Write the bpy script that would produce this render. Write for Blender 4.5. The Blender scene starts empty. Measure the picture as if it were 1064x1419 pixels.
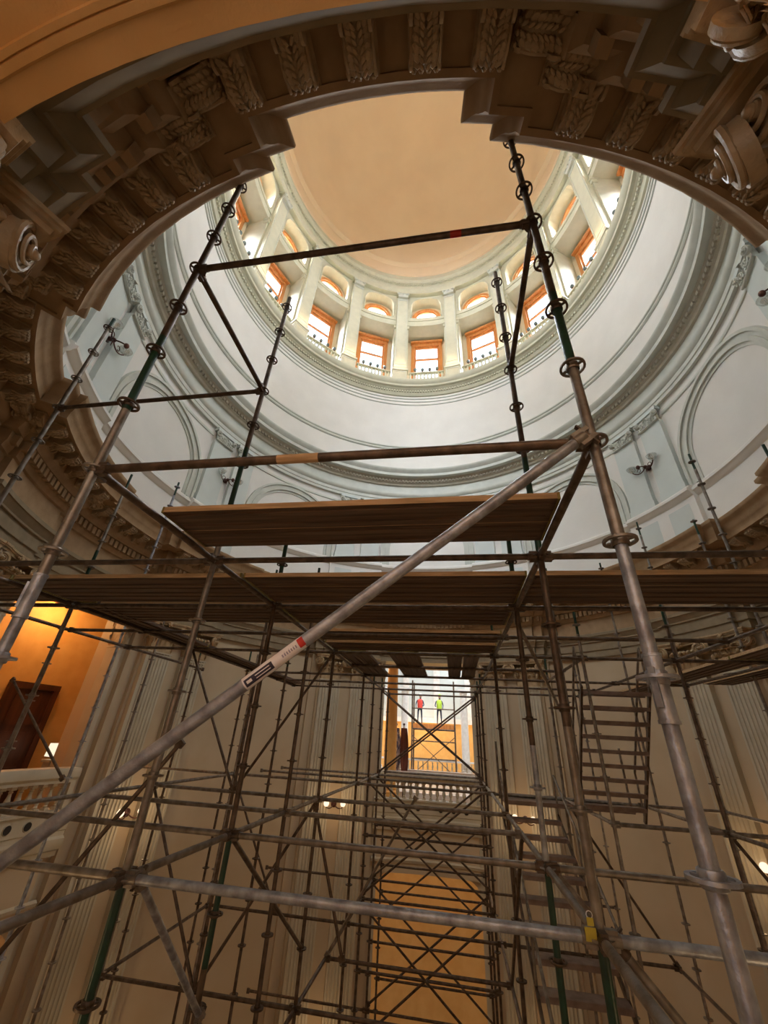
import bpy, math, random
from mathutils import Vector, Matrix
random.seed(7)
PI = math.pi
sc = bpy.context.scene
COL = sc.collection
EYE = 9.6                                   # eye height above the rotunda floor; everything below is written eye-relative
CX, CY = -0.697, 7.970                      # rotunda axis
PH0 = -1.5                                  # rotunda turned against the scaffold grid (degrees)
WIN_E, LOW_E, LEFT_E, BACK_E, LOWC_E, DOME_E, ATR_E, SKY_S, EXPO = 3900, 15, 62, 30, 45, 20, 650, 3.0, 0.0   # light levels

# ------------------------------------------------------------------ materials
def new_mat(name):
    m = bpy.data.materials.new(name); m.use_nodes = True
    nt = m.node_tree; nt.nodes.clear()
    out = nt.nodes.new('ShaderNodeOutputMaterial')
    return m, nt, out
def surf(name, c1, c2=None, scale=6.0, rough=0.6, metal=0.0, bump=0.0, bscale=40.0, stretch=None, spec=0.4, det=4.0, lo=0.35, hi=0.65):
    m, nt, out = new_mat(name)
    b = nt.nodes.new('ShaderNodeBsdfPrincipled')
    b.inputs['Roughness'].default_value = rough; b.inputs['Metallic'].default_value = metal
    b.inputs['Specular IOR Level'].default_value = spec
    nt.links.new(b.outputs[0], out.inputs[0])
    tc = nt.nodes.new('ShaderNodeTexCoord'); mp = nt.nodes.new('ShaderNodeMapping')
    if stretch: mp.inputs['Scale'].default_value = stretch
    nt.links.new(tc.outputs['Object'], mp.inputs['Vector'])
    if c2 is None:
        b.inputs['Base Color'].default_value = (*c1, 1)
    else:
        n = nt.nodes.new('ShaderNodeTexNoise'); n.inputs['Scale'].default_value = scale; n.inputs['Detail'].default_value = det
        nt.links.new(mp.outputs[0], n.inputs['Vector'])
        r = nt.nodes.new('ShaderNodeValToRGB')
        r.color_ramp.elements[0].position = lo; r.color_ramp.elements[1].position = hi
        r.color_ramp.elements[0].color = (*c1, 1); r.color_ramp.elements[1].color = (*c2, 1)
        nt.links.new(n.outputs[0], r.inputs[0]); nt.links.new(r.outputs[0], b.inputs['Base Color'])
    if bump > 0:
        n2 = nt.nodes.new('ShaderNodeTexNoise'); n2.inputs['Scale'].default_value = bscale; n2.inputs['Detail'].default_value = 3
        nt.links.new(mp.outputs[0], n2.inputs['Vector'])
        bp = nt.nodes.new('ShaderNodeBump'); bp.inputs['Strength'].default_value = bump; bp.inputs['Distance'].default_value = 0.01
        nt.links.new(n2.outputs[0], bp.inputs['Height']); nt.links.new(bp.outputs[0], b.inputs['Normal'])
    return m
def emit(name, c, s):
    m, nt, out = new_mat(name)
    e = nt.nodes.new('ShaderNodeEmission'); e.inputs[0].default_value = (*c, 1); e.inputs[1].default_value = s
    nt.links.new(e.outputs[0], out.inputs[0]); return m
def glass(name, tint=(0.95, 0.97, 1.0), gl=0.08):
    m, nt, out = new_mat(name)
    t = nt.nodes.new('ShaderNodeBsdfTransparent'); t.inputs[0].default_value = (*tint, 1)
    g = nt.nodes.new('ShaderNodeBsdfGlossy'); g.inputs['Roughness'].default_value = 0.05
    mx = nt.nodes.new('ShaderNodeMixShader'); mx.inputs[0].default_value = gl
    nt.links.new(t.outputs[0], mx.inputs[1]); nt.links.new(g.outputs[0], mx.inputs[2]); nt.links.new(mx.outputs[0], out.inputs[0])
    return m
M = {}
M['cream'] = surf('cream_wall_paint', (.74, .725, .69), (.70, .685, .65), 1.2, .7, bump=.15, bscale=12)
M['trim'] = surf('grey_cream_trim_paint', (.56, .575, .52), (.50, .52, .47), 3, .5)
M['panel'] = surf('grey_blue_panel_paint', (.58, .63, .61), (.55, .60, .58), 2, .6)
M['lower'] = surf('beige_wall_paint', (.50, .39, .26), (.46, .35, .225), 1.0, .65, bump=.1, bscale=8)
M['pil'] = surf('stone_beige_pilaster_paint', (.50, .44, .33), (.44, .38, .28), 2, .5)
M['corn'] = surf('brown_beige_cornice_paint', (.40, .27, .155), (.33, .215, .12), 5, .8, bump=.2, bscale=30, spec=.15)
M['corn2'] = surf('light_lifted_modillion_paint', (.47, .35, .22), (.38, .27, .16), 9, .65, spec=.25, bump=.3, bscale=60)  # cornice paint made lighter in place of missing fill light
M['arch'] = surf('shade_darkened_architrave_paint', (.29, .225, .145), (.24, .185, .115), 5, .75, spec=.2)  # cornice paint made darker, shade on the architrave put into the colour
M['capital'] = surf('tan_carved_plaster', (.46, .33, .19), (.34, .235, .125), 9, .42, bump=.4, bscale=45)
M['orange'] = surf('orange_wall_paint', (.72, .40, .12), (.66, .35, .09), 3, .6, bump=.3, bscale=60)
M['ucorn'] = surf('grey_brown_upper_moulding_paint', (.47, .43, .35), (.42, .38, .30), 5, .5)
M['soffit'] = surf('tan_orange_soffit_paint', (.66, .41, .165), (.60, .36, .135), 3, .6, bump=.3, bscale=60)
M['dome'] = surf('warm_glow_dome_plaster', (.80, .63, .44), (.76, .59, .41), .5, .75)  # warm lamp glow on the dome is put into this tan
M['drum'] = surf('pale_green_cream_paint', (.57, .55, .42), (.52, .505, .385), 3, .6)
M['reveal'] = surf('warm_cream_reveal_paint', (.72, .60, .42), (.68, .56, .38), 2, .6)
M['owood'] = surf('orange_varnished_wood', (.60, .24, .07), (.46, .17, .045), 8, .35, stretch=(1, 1, .15))
M['door'] = surf('dark_red_brown_wood', (.11, .035, .015), (.055, .018, .009), 6, .4, stretch=(1, 1, .1))
M['glass'] = glass('window_glass')
M['steel'] = surf('galvanised_steel', (.44, .475, .54), (.22, .225, .25), 14, .42, metal=.55, bump=.25, bscale=70, det=6)
M['brown'] = surf('brown_weathered_backlit_steel', (.155, .11, .08), (.07, .048, .033), 12, .45, metal=.45, bump=.2, bscale=70, det=6)  # brownish dirt; also stands in for steel darkened by backlight
M['grey'] = surf('dull_grey_steel', (.30, .27, .24), (.17, .14, .11), 12, .42, metal=.6, bump=.2, bscale=70, det=6)
M['green'] = surf('dark_green_enamel', (.014, .058, .034), (.012, .034, .022), 14, .35, bump=.2, bscale=60)
M['black'] = surf('dark_iron', (.035, .033, .03), (.02, .018, .016), 20, .45, metal=.5)
M['plank'] = surf('brown_scaffold_board', (.155, .10, .068), (.075, .047, .033), 5, .7, stretch=(.25, 6, 6), bump=.4, bscale=20)
M['planky'] = surf('brown_scaffold_board_lengthwise', (.155, .10, .068), (.075, .047, .033), 5, .7, stretch=(6, .25, 6), bump=.4, bscale=20)
M['plankend'] = surf('pale_sawn_timber', (.62, .42, .24), (.40, .26, .13), 10, .7, stretch=(.4, 6, 6))
M['yellow'] = surf('yellow_paint', (.62, .50, .06), (.45, .36, .05), 10, .5)
M['dullyellow'] = surf('worn_yellow_paint', (.33, .26, .06), (.18, .12, .05), 10, .6)
M['red'] = surf('red_tape', (.55, .03, .02), (.40, .02, .015), 10, .45)
M['white'] = surf('white_plastic_label', (.80, .78, .80), (.72, .70, .74), 10, .4)
M['ink'] = surf('black_ink', (.03, .025, .05), None, rough=.5)
M['tread'] = surf('grey_brown_steel_tread', (.33, .26, .23), (.22, .16, .14), 8, .45, metal=.5)
M['floor'] = surf('marble_floor', (.40, .33, .26), (.30, .24, .18), 1.5, .3)
M['milk'] = emit('lit_frosted_lamp_glass', (1.0, .74, .50), 1.6)
M['shade'] = emit('lit_cream_lamp_shade', (1.0, .86, .62), 1.1)
M['bronze'] = surf('dark_bronze', (.10, .04, .03), (.06, .025, .02), 10, .35, metal=.6)
M['clear'] = glass('clear_lamp_glass', (.85, .86, .84), .30)
M['bulb'] = surf('grey_green_unlit_bulb', (.16, .20, .20), (.10, .13, .13), 10, .25)
M['hole'] = surf('vent_hole_shade', (.02, .015, .012), None, rough=.8)
M['marble'] = surf('white_marble', (.78, .76, .72), (.66, .64, .60), 4, .35)
M['vestr'] = surf('orange_red_vest_cloth', (.85, .09, .06), (.75, .07, .05), 10, .8)
M['vesty'] = surf('lime_yellow_vest_cloth', (.55, .80, .08), (.48, .72, .06), 10, .8)
M['jean'] = surf('dark_blue_cloth', (.05, .06, .10), (.04, .05, .08), 10, .8)
M['skin'] = surf('skin', (.50, .30, .20), None, rough=.6)
M['flagr'] = surf('dark_red_cloth', (.16, .055, .04), (.09, .03, .02), 4, .8, stretch=(1, 1, .3))
M['flagb'] = surf('blue_white_cloth', (.08, .10, .25), (.62, .60, .66), 9, .8, stretch=(3, 3, .6), lo=.45, hi=.55)
M['skyl'] = glass('skylight_glass', (.97, .98, 1.0), .05)

# ------------------------------------------------------------------ mesh helpers
class MB:
    def __init__(s): s.v = []; s.f = []; s.m = []; s.cur = 0
    def quad(s, *idx): s.f.append(tuple(idx)); s.m.append(s.cur)
    def add(s, verts, faces):
        o = len(s.v); s.v.extend([tuple(p) for p in verts])
        for f in faces: s.f.append(tuple(i + o for i in f)); s.m.append(s.cur)
    def box(s, c, d, rot=None):
        hx, hy, hz = d[0] / 2, d[1] / 2, d[2] / 2
        P = [Vector((x, y, z)) for x in (-hx, hx) for y in (-hy, hy) for z in (-hz, hz)]
        if rot is not None: P = [rot @ p for p in P]
        P = [p + Vector(c) for p in P]
        s.add(P, [(0, 1, 3, 2), (4, 6, 7, 5), (0, 4, 5, 1), (2, 3, 7, 6), (0, 2, 6, 4), (1, 5, 7, 3)])
    def tube(s, p0, p1, r, n=10, r1=None, caps=True):
        p0, p1 = Vector(p0), Vector(p1); d = (p1 - p0)
        if d.length < 1e-6: return
        d.normalize(); a = d.orthogonal().normalized(); b = d.cross(a); r1 = r if r1 is None else r1
        V = []
        for p, rr in ((p0, r), (p1, r1)):
            for i in range(n):
                t = 2 * PI * i / n; V.append(p + a * math.cos(t) * rr + b * math.sin(t) * rr)
        F = [(i, (i + 1) % n, n + (i + 1) % n, n + i) for i in range(n)]
        if caps: F += [tuple(range(n - 1, -1, -1)), tuple(range(n, 2 * n))]
        s.add(V, F)
    def path(s, pts, r, n=8, caps=True):
        pts = [Vector(p) for p in pts]; rs = r if isinstance(r, (list, tuple)) else [r] * len(pts)
        V = []; a = None
        for k, p in enumerate(pts):
            d = (pts[min(k + 1, len(pts) - 1)] - pts[max(k - 1, 0)]).normalized()
            if a is None: a = d.orthogonal().normalized()
            a = (a - d * a.dot(d)).normalized(); b = d.cross(a)
            for i in range(n):
                t = 2 * PI * i / n; V.append(p + a * math.cos(t) * rs[k] + b * math.sin(t) * rs[k])
        F = []
        for k in range(len(pts) - 1):
            for i in range(n): F.append((k * n + i, k * n + (i + 1) % n, (k + 1) * n + (i + 1) % n, (k + 1) * n + i))
        if caps: F += [tuple(range(n - 1, -1, -1)), tuple(range((len(pts) - 1) * n, len(pts) * n))]
        s.add(V, F)
    def lathe(s, prof, n=16, c=(0, 0, 0), rot=None, caps=True):
        V = []
        for r, z in prof:
            for i in range(n):
                t = 2 * PI * i / n; p = Vector((r * math.cos(t), r * math.sin(t), z))
                if rot is not None: p = rot @ p
                V.append(p + Vector(c))
        F = []
        for k in range(len(prof) - 1):
            for i in range(n): F.append((k * n + i, k * n + (i + 1) % n, (k + 1) * n + (i + 1) % n, (k + 1) * n + i))
        if caps: F += [tuple(range(n - 1, -1, -1)), tuple(range((len(prof) - 1) * n, len(prof) * n))]
        s.add(V, F)
    def ball(s, c, r, n=8, sc3=(1, 1, 1), rot=None):
        V = []; F = []
        for j in range(1, n // 2 + 1):
            t = PI * j / (n // 2 + 1)
            for i in range(n):
                q = 2 * PI * i / n
                p = Vector((math.sin(t) * math.cos(q) * r * sc3[0], math.sin(t) * math.sin(q) * r * sc3[1], math.cos(t) * r * sc3[2]))
                V.append(p)
        m = n // 2
        top = len(V); V.append(Vector((0, 0, r * sc3[2]))); V.append(Vector((0, 0, -r * sc3[2])))
        if rot is not None: V = [rot @ p for p in V]
        V = [p + Vector(c) for p in V]
        for j in range(m - 1):
            for i in range(n): F.append((j * n + i, (j + 1) * n + i, (j + 1) * n + (i + 1) % n, j * n + (i + 1) % n))
        for i in range(n):
            F.append((top, i, (i + 1) % n)); F.append((top + 1, (m - 1) * n + (i + 1) % n, (m - 1) * n + i))
        s.add(V, F)
    def torus(s, c, R, r, n=20, k=8, rot=None, a0=0, a1=2 * PI):
        full = abs(a1 - a0 - 2 * PI) < 1e-4; cnt = n if full else n + 1; V = []
        for i in range(cnt):
            a = a0 + (a1 - a0) * i / n
            for j in range(k):
                b = 2 * PI * j / k
                p = Vector(((R + r * math.cos(b)) * math.cos(a), (R + r * math.cos(b)) * math.sin(a), r * math.sin(b)))
                if rot is not None: p = rot @ p
                V.append(p + Vector(c))
        F = []
        for i in range(cnt if full else cnt - 1):
            for j in range(k):
                a, b = i * k + j, i * k + (j + 1) % k; i2 = (i + 1) % cnt
                F.append((a, i2 * k + j, i2 * k + (j + 1) % k, b))
        s.add(V, F)
    def grid(s, rows):
        n = len(rows[0]); V = [p for r in rows for p in r]; F = []
        for j in range(len(rows) - 1):
            for i in range(n - 1): F.append((j * n + i, j * n + i + 1, (j + 1) * n + i + 1, (j + 1) * n + i))
        s.add(V, F)
    def prism(s, pts, a, b, axis='x'):
        # pts: list of 2D (u,w); extruded between a and b along axis
        n = len(pts); V = []
        for t in (a, b):
            for u, w in pts:
                V.append({'x': (t, u, w), 'y': (u, t, w), 'z': (u, w, t)}[axis])
        F = [(i, (i + 1) % n, n + (i + 1) % n, n + i) for i in range(n)] + [tuple(range(n - 1, -1, -1)), tuple(range(n, 2 * n))]
        s.add(V, F)
    def mesh(s, name, mats, smooth=30):
        me = bpy.data.meshes.new(name); me.from_pydata(s.v, [], s.f)
        for m in (mats if isinstance(mats, (list, tuple)) else [mats]): me.materials.append(m)
        me.polygons.foreach_set('material_index', s.m)
        me.update()
        import bmesh
        bm = bmesh.new(); bm.from_mesh(me); bmesh.ops.recalc_face_normals(bm, faces=bm.faces); bm.to_mesh(me); bm.free()
        if smooth:
            me.polygons.foreach_set('use_smooth', [True] * len(me.polygons))
            me.set_sharp_from_angle(angle=math.radians(smooth))
        return me
def put(name, me, parent=None, loc=(0, 0, 0), rotz=0.0, rot=None, kind=None, label=None, cat=None, group=None):
    o = bpy.data.objects.new(name, me); COL.objects.link(o)
    o.location = loc
    o.rotation_euler = rot if rot is not None else (0, 0, rotz)
    if parent is not None: o.parent = parent
    if kind: o['kind'] = kind
    if label: o['label'] = label
    if cat: o['category'] = cat
    if group: o['group'] = group
    return o
def build(mb, name, mats, parent=None, smooth=30, **k): return put(name, mb.mesh(name, mats, smooth), parent, **k)
def struct(mb, name, mats, smooth=30, parent=None):
    o = build(mb, name, mats, parent, smooth)
    if parent is None: o['kind'] = 'structure'
    return o
def thing(name, label, cat, loc, rotz=0.0, group=None, rot=None):
    return put(name, None, None, loc, rotz, rot, None, label, cat, group)

# polar helpers (phi in degrees, clockwise from +Y, about the rotunda axis)
def pol(phi, r, z=0.0):
    t = math.radians(phi + PH0); return Vector((CX + r * math.sin(t), CY + r * math.cos(t), z))
def inrot(phi): return PI - math.radians(phi + PH0)        # object z rotation: local +Y points to the axis
def frange(a, b, step):
    n = max(1, int(round((b - a) / step))); return [a + (b - a) * i / n for i in range(n + 1)]
def pblock(mb, p0, p1, r0, r1, z0, z1, step=2.0):
    A = frange(p0, p1, step); n = len(A); V = []
    for r, z in ((r0, z0), (r1, z0), (r1, z1), (r0, z1)): V += [pol(a, r, z) for a in A]
    F = []
    for q in range(4):
        q2 = (q + 1) % 4
        for i in range(n - 1): F.append((q * n + i, q * n + i + 1, q2 * n + i + 1, q2 * n + i))
    F += [(0, n, 2 * n, 3 * n), (n - 1, 4 * n - 1, 3 * n - 1, 2 * n - 1)]
    mb.add(V, F)
def arcfill(mb, pc, R, s0, s1, zfun, ztop, r0, r1, n=16):
    for i in range(n):
        a, b = s0 + (s1 - s0) * i / n, s0 + (s1 - s0) * (i + 1) / n
        pa, pb = pc + math.degrees(a / R), pc + math.degrees(b / R); za, zb = zfun(a), zfun(b)
        V = []
        for r in (r0, r1): V += [pol(pa, r, za), pol(pb, r, zb), pol(pb, r, ztop), pol(pa, r, ztop)]
        F = [(0, 1, 2, 3), (4, 7, 6, 5), (0, 4, 5, 1), (3, 2, 6, 7)]
        if i == 0: F.append((0, 3, 7, 4))
        if i == n - 1: F.append((1, 5, 6, 2))
        mb.add(V, F)
def ringpath(step=1.5, bounds=((13.1, .29), (15.8, .18)), p0=0.0, p1=360.0):
    # list of (phi, breakout); piers are centred on 22.5 + 45k
    out = []; br = []
    def off(d):
        for b, o in bounds:
            if d < b: return o
        return 0.0
    for k in range(-1, 9):
        c = 22.5 + 45 * k
        for b, o in bounds: br += [c - b, c + b]
    pts = sorted(set([round(a, 4) for a in frange(p0, p1, step)] + [round(b, 4) for b in br if p0 < b < p1]))
    def dist(a): return abs(((a - 22.5 + 22.5) % 45) - 22.5)
    for a in pts:
        isb = any(abs(a - b) < 1e-3 for b in br)
        if isb:
            out.append((a, off(dist(a - .05)))); out.append((a, off(dist(a + .05))))
        else: out.append((a, off(dist(a))))
    return out
def sweep(mb, prof, path, closed=True, capped=False):
    n = len(prof); V = []
    for a, o in path: V += [pol(a, r - o, z) for r, z in prof]
    F = []
    for k in range(len(path) - 1):
        for i in range(n - 1): F.append((k * n + i, k * n + i + 1, (k + 1) * n + i + 1, (k + 1) * n + i))
    mb.add(V, F)

OFF1, OFF2 = .20, .31
def bnd(r, mitre=.86): return math.degrees((1.35 + (7.56 - r) * mitre) / r), math.degrees((1.06 + (7.56 - r) * mitre) / r)
def sweepP(mb, prof):
    # profile swept round the ring with the entablature broken forward over each pair of pilasters, corners mitred
    prm = []
    for k in range(8):
        for seg, cnt in ((0, 4), (1, 1), (2, 8), (3, 1), (4, 4)):
            for i in range(cnt + 1): prm.append((k, seg, i / cnt))
    prm.append((8, 0, 0.0)); n = len(prof); V = []
    for k, seg, t in prm:
        for r, z in prof:
            b1, b2 = bnd(r); B = (-22.5, -b1, -b2, b2, b1, 22.5)
            V.append(pol(22.5 + 45 * k + B[seg] + (B[seg + 1] - B[seg]) * t, r - (0, OFF1, OFF2, OFF1, 0)[seg], z))
    F = [(k * n + i, k * n + i + 1, (k + 1) * n + i + 1, (k + 1) * n + i) for k in range(len(prm) - 1) for i in range(n - 1)]
    mb.add(V, F)

# ------------------------------------------------------------------ rotunda: lower storeys
OPEN = [0, 90, 180, 270]; HW = 11.6
ZF, ZC, ZL, ZG = -2.0, 2.55, -3.45, -9.6       # gallery floor, architrave underside, lower lintel, rotunda floor
names = {0: 'far', 90: 'right', 180: 'near', 270: 'left'}
mid = {0: 'far_right', 90: 'near_right', 180: 'near_left', 270: 'far_left'}
for p in OPEN:
    mb = MB()
    pblock(mb, p + HW, p + 90 - HW, 7.8, 8.6, ZG, ZC)
    struct(mb, 'wall_' + mid[p], M['lower'])
    mb = MB()                                   # band between the two openings
    pblock(mb, p - HW, p + HW, 7.72, 8.6, ZL, ZF)
    rr = .45; hs = math.radians(HW) * 7.8
    def zf(s, rr=rr, hs=hs):
        e = hs - abs(s); return ZL - rr + (math.sqrt(max(0, rr * rr - (rr - e) ** 2)) if e < rr else rr)
    arcfill(mb, p, 7.8, -hs, hs, zf, ZL, 7.8, 8.6, 28)
    w = struct(mb, 'wall_band_' + names[p], M['lower'])
    mb = MB()                                   # mouldings of the band
    pt = [(a, 0) for a in frange(p - HW - 1.2, p + HW + 1.2, 2)]
    sweep(mb, [(7.8, -2.42), (7.66, -2.42), (7.66, -2.34), (7.60, -2.30), (7.56, -2.2), (7.56, -2.12), (7.62, -2.08), (7.62, -2.0), (7.60, -1.98), (7.60, -1.68), (7.56, -1.66), (7.56, -1.62), (7.9, -1.62)], pt)
    sweep(mb, [(7.8, -3.2), (7.69, -3.2), (7.67, -3.14), (7.72, -3.1), (7.8, -3.1)], pt)
    struct(mb, 'trim_band_' + names[p], M['pil'])
# pier bodies
for k in range(8):
    c = 22.5 + 45 * k
    mb = MB(); pblock(mb, c - 9.4, c + 9.4, 7.66, 7.81, ZG, ZC); pblock(mb, c - 7.5, c + 7.5, 7.56, 7.67, ZG, ZC)
    struct(mb, 'wall_pier', M['lower'])

# fluted pilaster: local x tangential, local y inward, origin on R 7.66
def pil_mesh(w=.72, d=.17, z0=ZG, z1=1.72, nf=7):
    mb = MB(); pts = [(-w / 2, -.02), (-w / 2, d)]
    fw = (w - .08) / nf
    for i in range(nf):
        c = -w / 2 + .04 + fw * (i + .5); r = fw * .40
        for t in (0, 30, 60, 90, 120, 150, 180):
            a = math.radians(t); pts.append((c - r * math.cos(a), d - r * .9 * math.sin(a)))
    pts += [(w / 2, d), (w / 2, -.02)]
    V = [(x, y, z) for z in (z0, z1) for x, y in pts]; n = len(pts)
    mb.add(V, [(i, (i + 1) % n, n + (i + 1) % n, n + i) for i in range(n)])
    mb.box((0, d / 2 - .01, z0 + .2), (w + .12, d + .08, .4)); mb.box((0, d / 2 - .01, z0 + .45), (w + .06, d + .05, .1))
    for zz, e in ((z1 - .06, .03), (z1, .05)): mb.box((0, d / 2 - .01, zz), (w + e, d + e, .035))
    return mb.mesh('fluted_pilaster', M['pil'], 25)
def leaf(mb, base, w, h, out, up=(0, 0, 1), inward=(0, 1, 0), curl=1.0, th=.012):
    # acanthus leaf: a curved, lobed and ribbed tongue that curls outward at the tip
    B = Vector(base); U = Vector(up); N = Vector(inward); X = U.cross(N).normalized()
    rows = []; K = 9
    for j in range(K):
        t = j / (K - 1)
        lob = 1 + .22 * math.sin(t * PI * 5.0 + .6)
        ww = w * (0.75 + .45 * math.sin(PI * min(1, t * 1.1)) - .65 * t ** 3) * lob
        y = out * (.12 + .25 * t + curl * .75 * t ** 4); z = h * (math.sin(t * 1.75) / math.sin(1.75) if t < .9 else math.sin(1.75 * t) / math.sin(1.75) - (t - .9) * 1.6 * curl)
        row = []
        for i in range(9):
            s = (i - 4) / 4
            rid = (.28 * (1 - abs(s)) + .10 * math.cos(s * PI * 4)) * out * .6
            row.append(B + X * (s * ww / 2) + N * (y + rid) + U * z)
        rows.append(row)
    mb.grid(rows)
    back = [[p - N * th * 1.5 for p in r] for r in rows]
    mb.grid([r[::-1] for r in back])
def volute(mb, c, R, nrm, thick=.05, hand=1):
    nrm = Vector(nrm).normalized(); q = nrm.to_track_quat('Z', 'Y').to_matrix()
    pts = []; rs = []
    for i in range(44):
        t = i / 43; a = hand * (t * 2.6 * 2 * PI) + PI / 2; r = R * (1 - .86 * t ** .8)
        pts.append(Vector(c) + q @ Vector((r * math.cos(a), r * math.sin(a), .03 * t * 2)))
        rs.append(R * .135 * (1 - .55 * t))
    mb.path(pts, rs, 7)
    mb.lathe([(R * .92, -thick), (R * .92, 0), (R * .3, .012), (R * .24, .05), (0.001, .065)], 22, Vector(c), q)
    mb.ball(Vector(c) + nrm * .06, R * .2, 10)
def cap_mesh(w=.72, d=.17, h=.80):
    mb = MB(); x0 = w / 2
    mb.box((0, d / 2 - .01, h * .36), (w * .96, d * .95, h * .74))
    # leaves, two tiers on the face, one at each side
    for tier, (zz, hh, ou) in enumerate(((0.02, .32, .19), (.16, .36, .23))):
        n = 4 if tier == 0 else 3
        for i in range(n):
            x = (i - (n - 1) / 2) * (w * .98 / n)
            leaf(mb, (x, d * .45, zz), w * .98 / n * .95, hh, ou, curl=1.0)
    for sx in (-1, 1):
        for zz, hh in ((0.02, .30), (.16, .34)):
            leaf(mb, (sx * w * .46, d * .4, zz), d * 1.3, hh, .12, inward=(sx, .15, 0))
    # egg-and-dart and beads
    for i in range(6):
        mb.ball(((i - 2.5) * .105, d + .045, h * .66), .042, 8, (1, .9, 1.25))
        mb.ball(((i - 2.5) * .105 + .052, d + .035, h * .65), .014, 6, (1, 1, 2.2))
    mb.tube((-w * .5, d + .02, h * .585), (w * .5, d + .02, h * .585), .022, 8)
    for sx in (-1, 1):
        for i in range(2): mb.ball((sx * (w / 2 + .03), .03 + i * .09, h * .66), .04, 8, (.9, 1, 1.25))
        volute(mb, (sx * (w / 2 + .12), d + .10, h * .70), .155, (sx * .55, 1, 0), .06, sx)
        volute(mb, (sx * (w / 2 + .15), d * .65, h * .70), .135, (sx * 1, .35, 0), .05, -sx)
        # buds and drops hanging from the volutes
        mb.ball((sx * (w / 2 + .0), d + .06, h * .40), .045, 8, (1, 1, 1.35)); mb.ball((sx * (w / 2 - .02), d + .05, h * .31), .032, 8, (1, 1, 1.3))
        mb.ball((sx * (w / 2 - .09), d + .06, h * .47), .035, 8)
    # abacus with concave front and a rosette
    for z0, z1, e in ((h * .86, h * .92, 0), (h * .92, h * .955, .025), (h * .955, h, .045)):
        pts = [(-w / 2 - .20 - e, -.02), (-w / 2 - .23 - e, d + .14 + e)]
        for i in range(7):
            t = -1 + 2 * i / 6; pts.append((t * (w / 2 + .06 + e), d + .045 + .075 * t * t + e))
        pts += [(w / 2 + .23 + e, d + .14 + e), (w / 2 + .20 + e, -.02)]
        mb.prism(pts, z0, z1, 'z')
    mb.ball((0, d + .09, h * .90), .05, 8, (1, .8, 1))
    for i in range(5):
        a = i * 2 * PI / 5; mb.ball((.055 * math.cos(a), d + .075, h * .90 + .055 * math.sin(a)), .03, 6)
    return mb.mesh('carved_capital', M['capital'], 35)
PM = pil_mesh(); CM = cap_mesh()
for k in range(8):
    for s in (-1, 1):
        c = 22.5 + 45 * k + s * 4.25
        o = put('pilaster_pillar', PM, None, pol(c, 7.56), inrot(c), kind='structure')
        put('capital', CM, o, (0, 0, 1.75))
# jamb pilasters: the flanks of each opening carry their own smaller capital
JM = pil_mesh(.42, .10, ZG, 1.72, 4); JC = None
for p in OPEN:
    for s in (-1, 1):
        c = p + s * 11.55
        base = pol(c, 7.98)
        rz = inrot(c) + (PI / 2 if s > 0 else -PI / 2)
        o = put('pilaster_pillar', JM, None, base, rz, kind='structure')
        cc = put('capital', CM, o, (0, 0, 1.75)); cc.scale = (.66, .62, 1)

# main entablature
mb = MB()
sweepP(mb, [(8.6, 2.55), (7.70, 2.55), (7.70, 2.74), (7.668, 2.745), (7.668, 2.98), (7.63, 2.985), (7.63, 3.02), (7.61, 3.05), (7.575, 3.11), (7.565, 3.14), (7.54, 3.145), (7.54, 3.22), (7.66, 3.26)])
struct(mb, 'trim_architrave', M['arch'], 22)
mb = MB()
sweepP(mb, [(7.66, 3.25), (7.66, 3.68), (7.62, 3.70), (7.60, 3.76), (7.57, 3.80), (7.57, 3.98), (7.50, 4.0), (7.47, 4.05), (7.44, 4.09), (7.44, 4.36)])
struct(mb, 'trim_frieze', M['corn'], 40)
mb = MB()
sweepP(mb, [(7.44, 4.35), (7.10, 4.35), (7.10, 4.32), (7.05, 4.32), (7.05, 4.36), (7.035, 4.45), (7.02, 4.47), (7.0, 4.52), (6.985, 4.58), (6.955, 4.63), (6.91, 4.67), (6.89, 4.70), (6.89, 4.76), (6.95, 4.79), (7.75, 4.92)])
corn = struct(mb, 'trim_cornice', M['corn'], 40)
# dentils, also across the returns
mb = MB()
def pier_off(a, r):
    d = abs((a % 45) - 22.5); b1, b2 = bnd(r); return OFF2 if d < b2 else (OFF1 if d < b1 else 0)
for i in range(305):
    a = i * 360 / 305; d = abs((a % 45) - 22.5); b1, b2 = bnd(7.5)
    if min(abs(d - b1), abs(d - b2)) < .5: continue
    o = pier_off(a, 7.5); pblock(mb, a - .37, a + .37, 7.48 - o, 7.575 - o, 3.80, 3.965, 1)
b = struct(mb, 'dentil_course', M['corn'], 30, corn)
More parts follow.
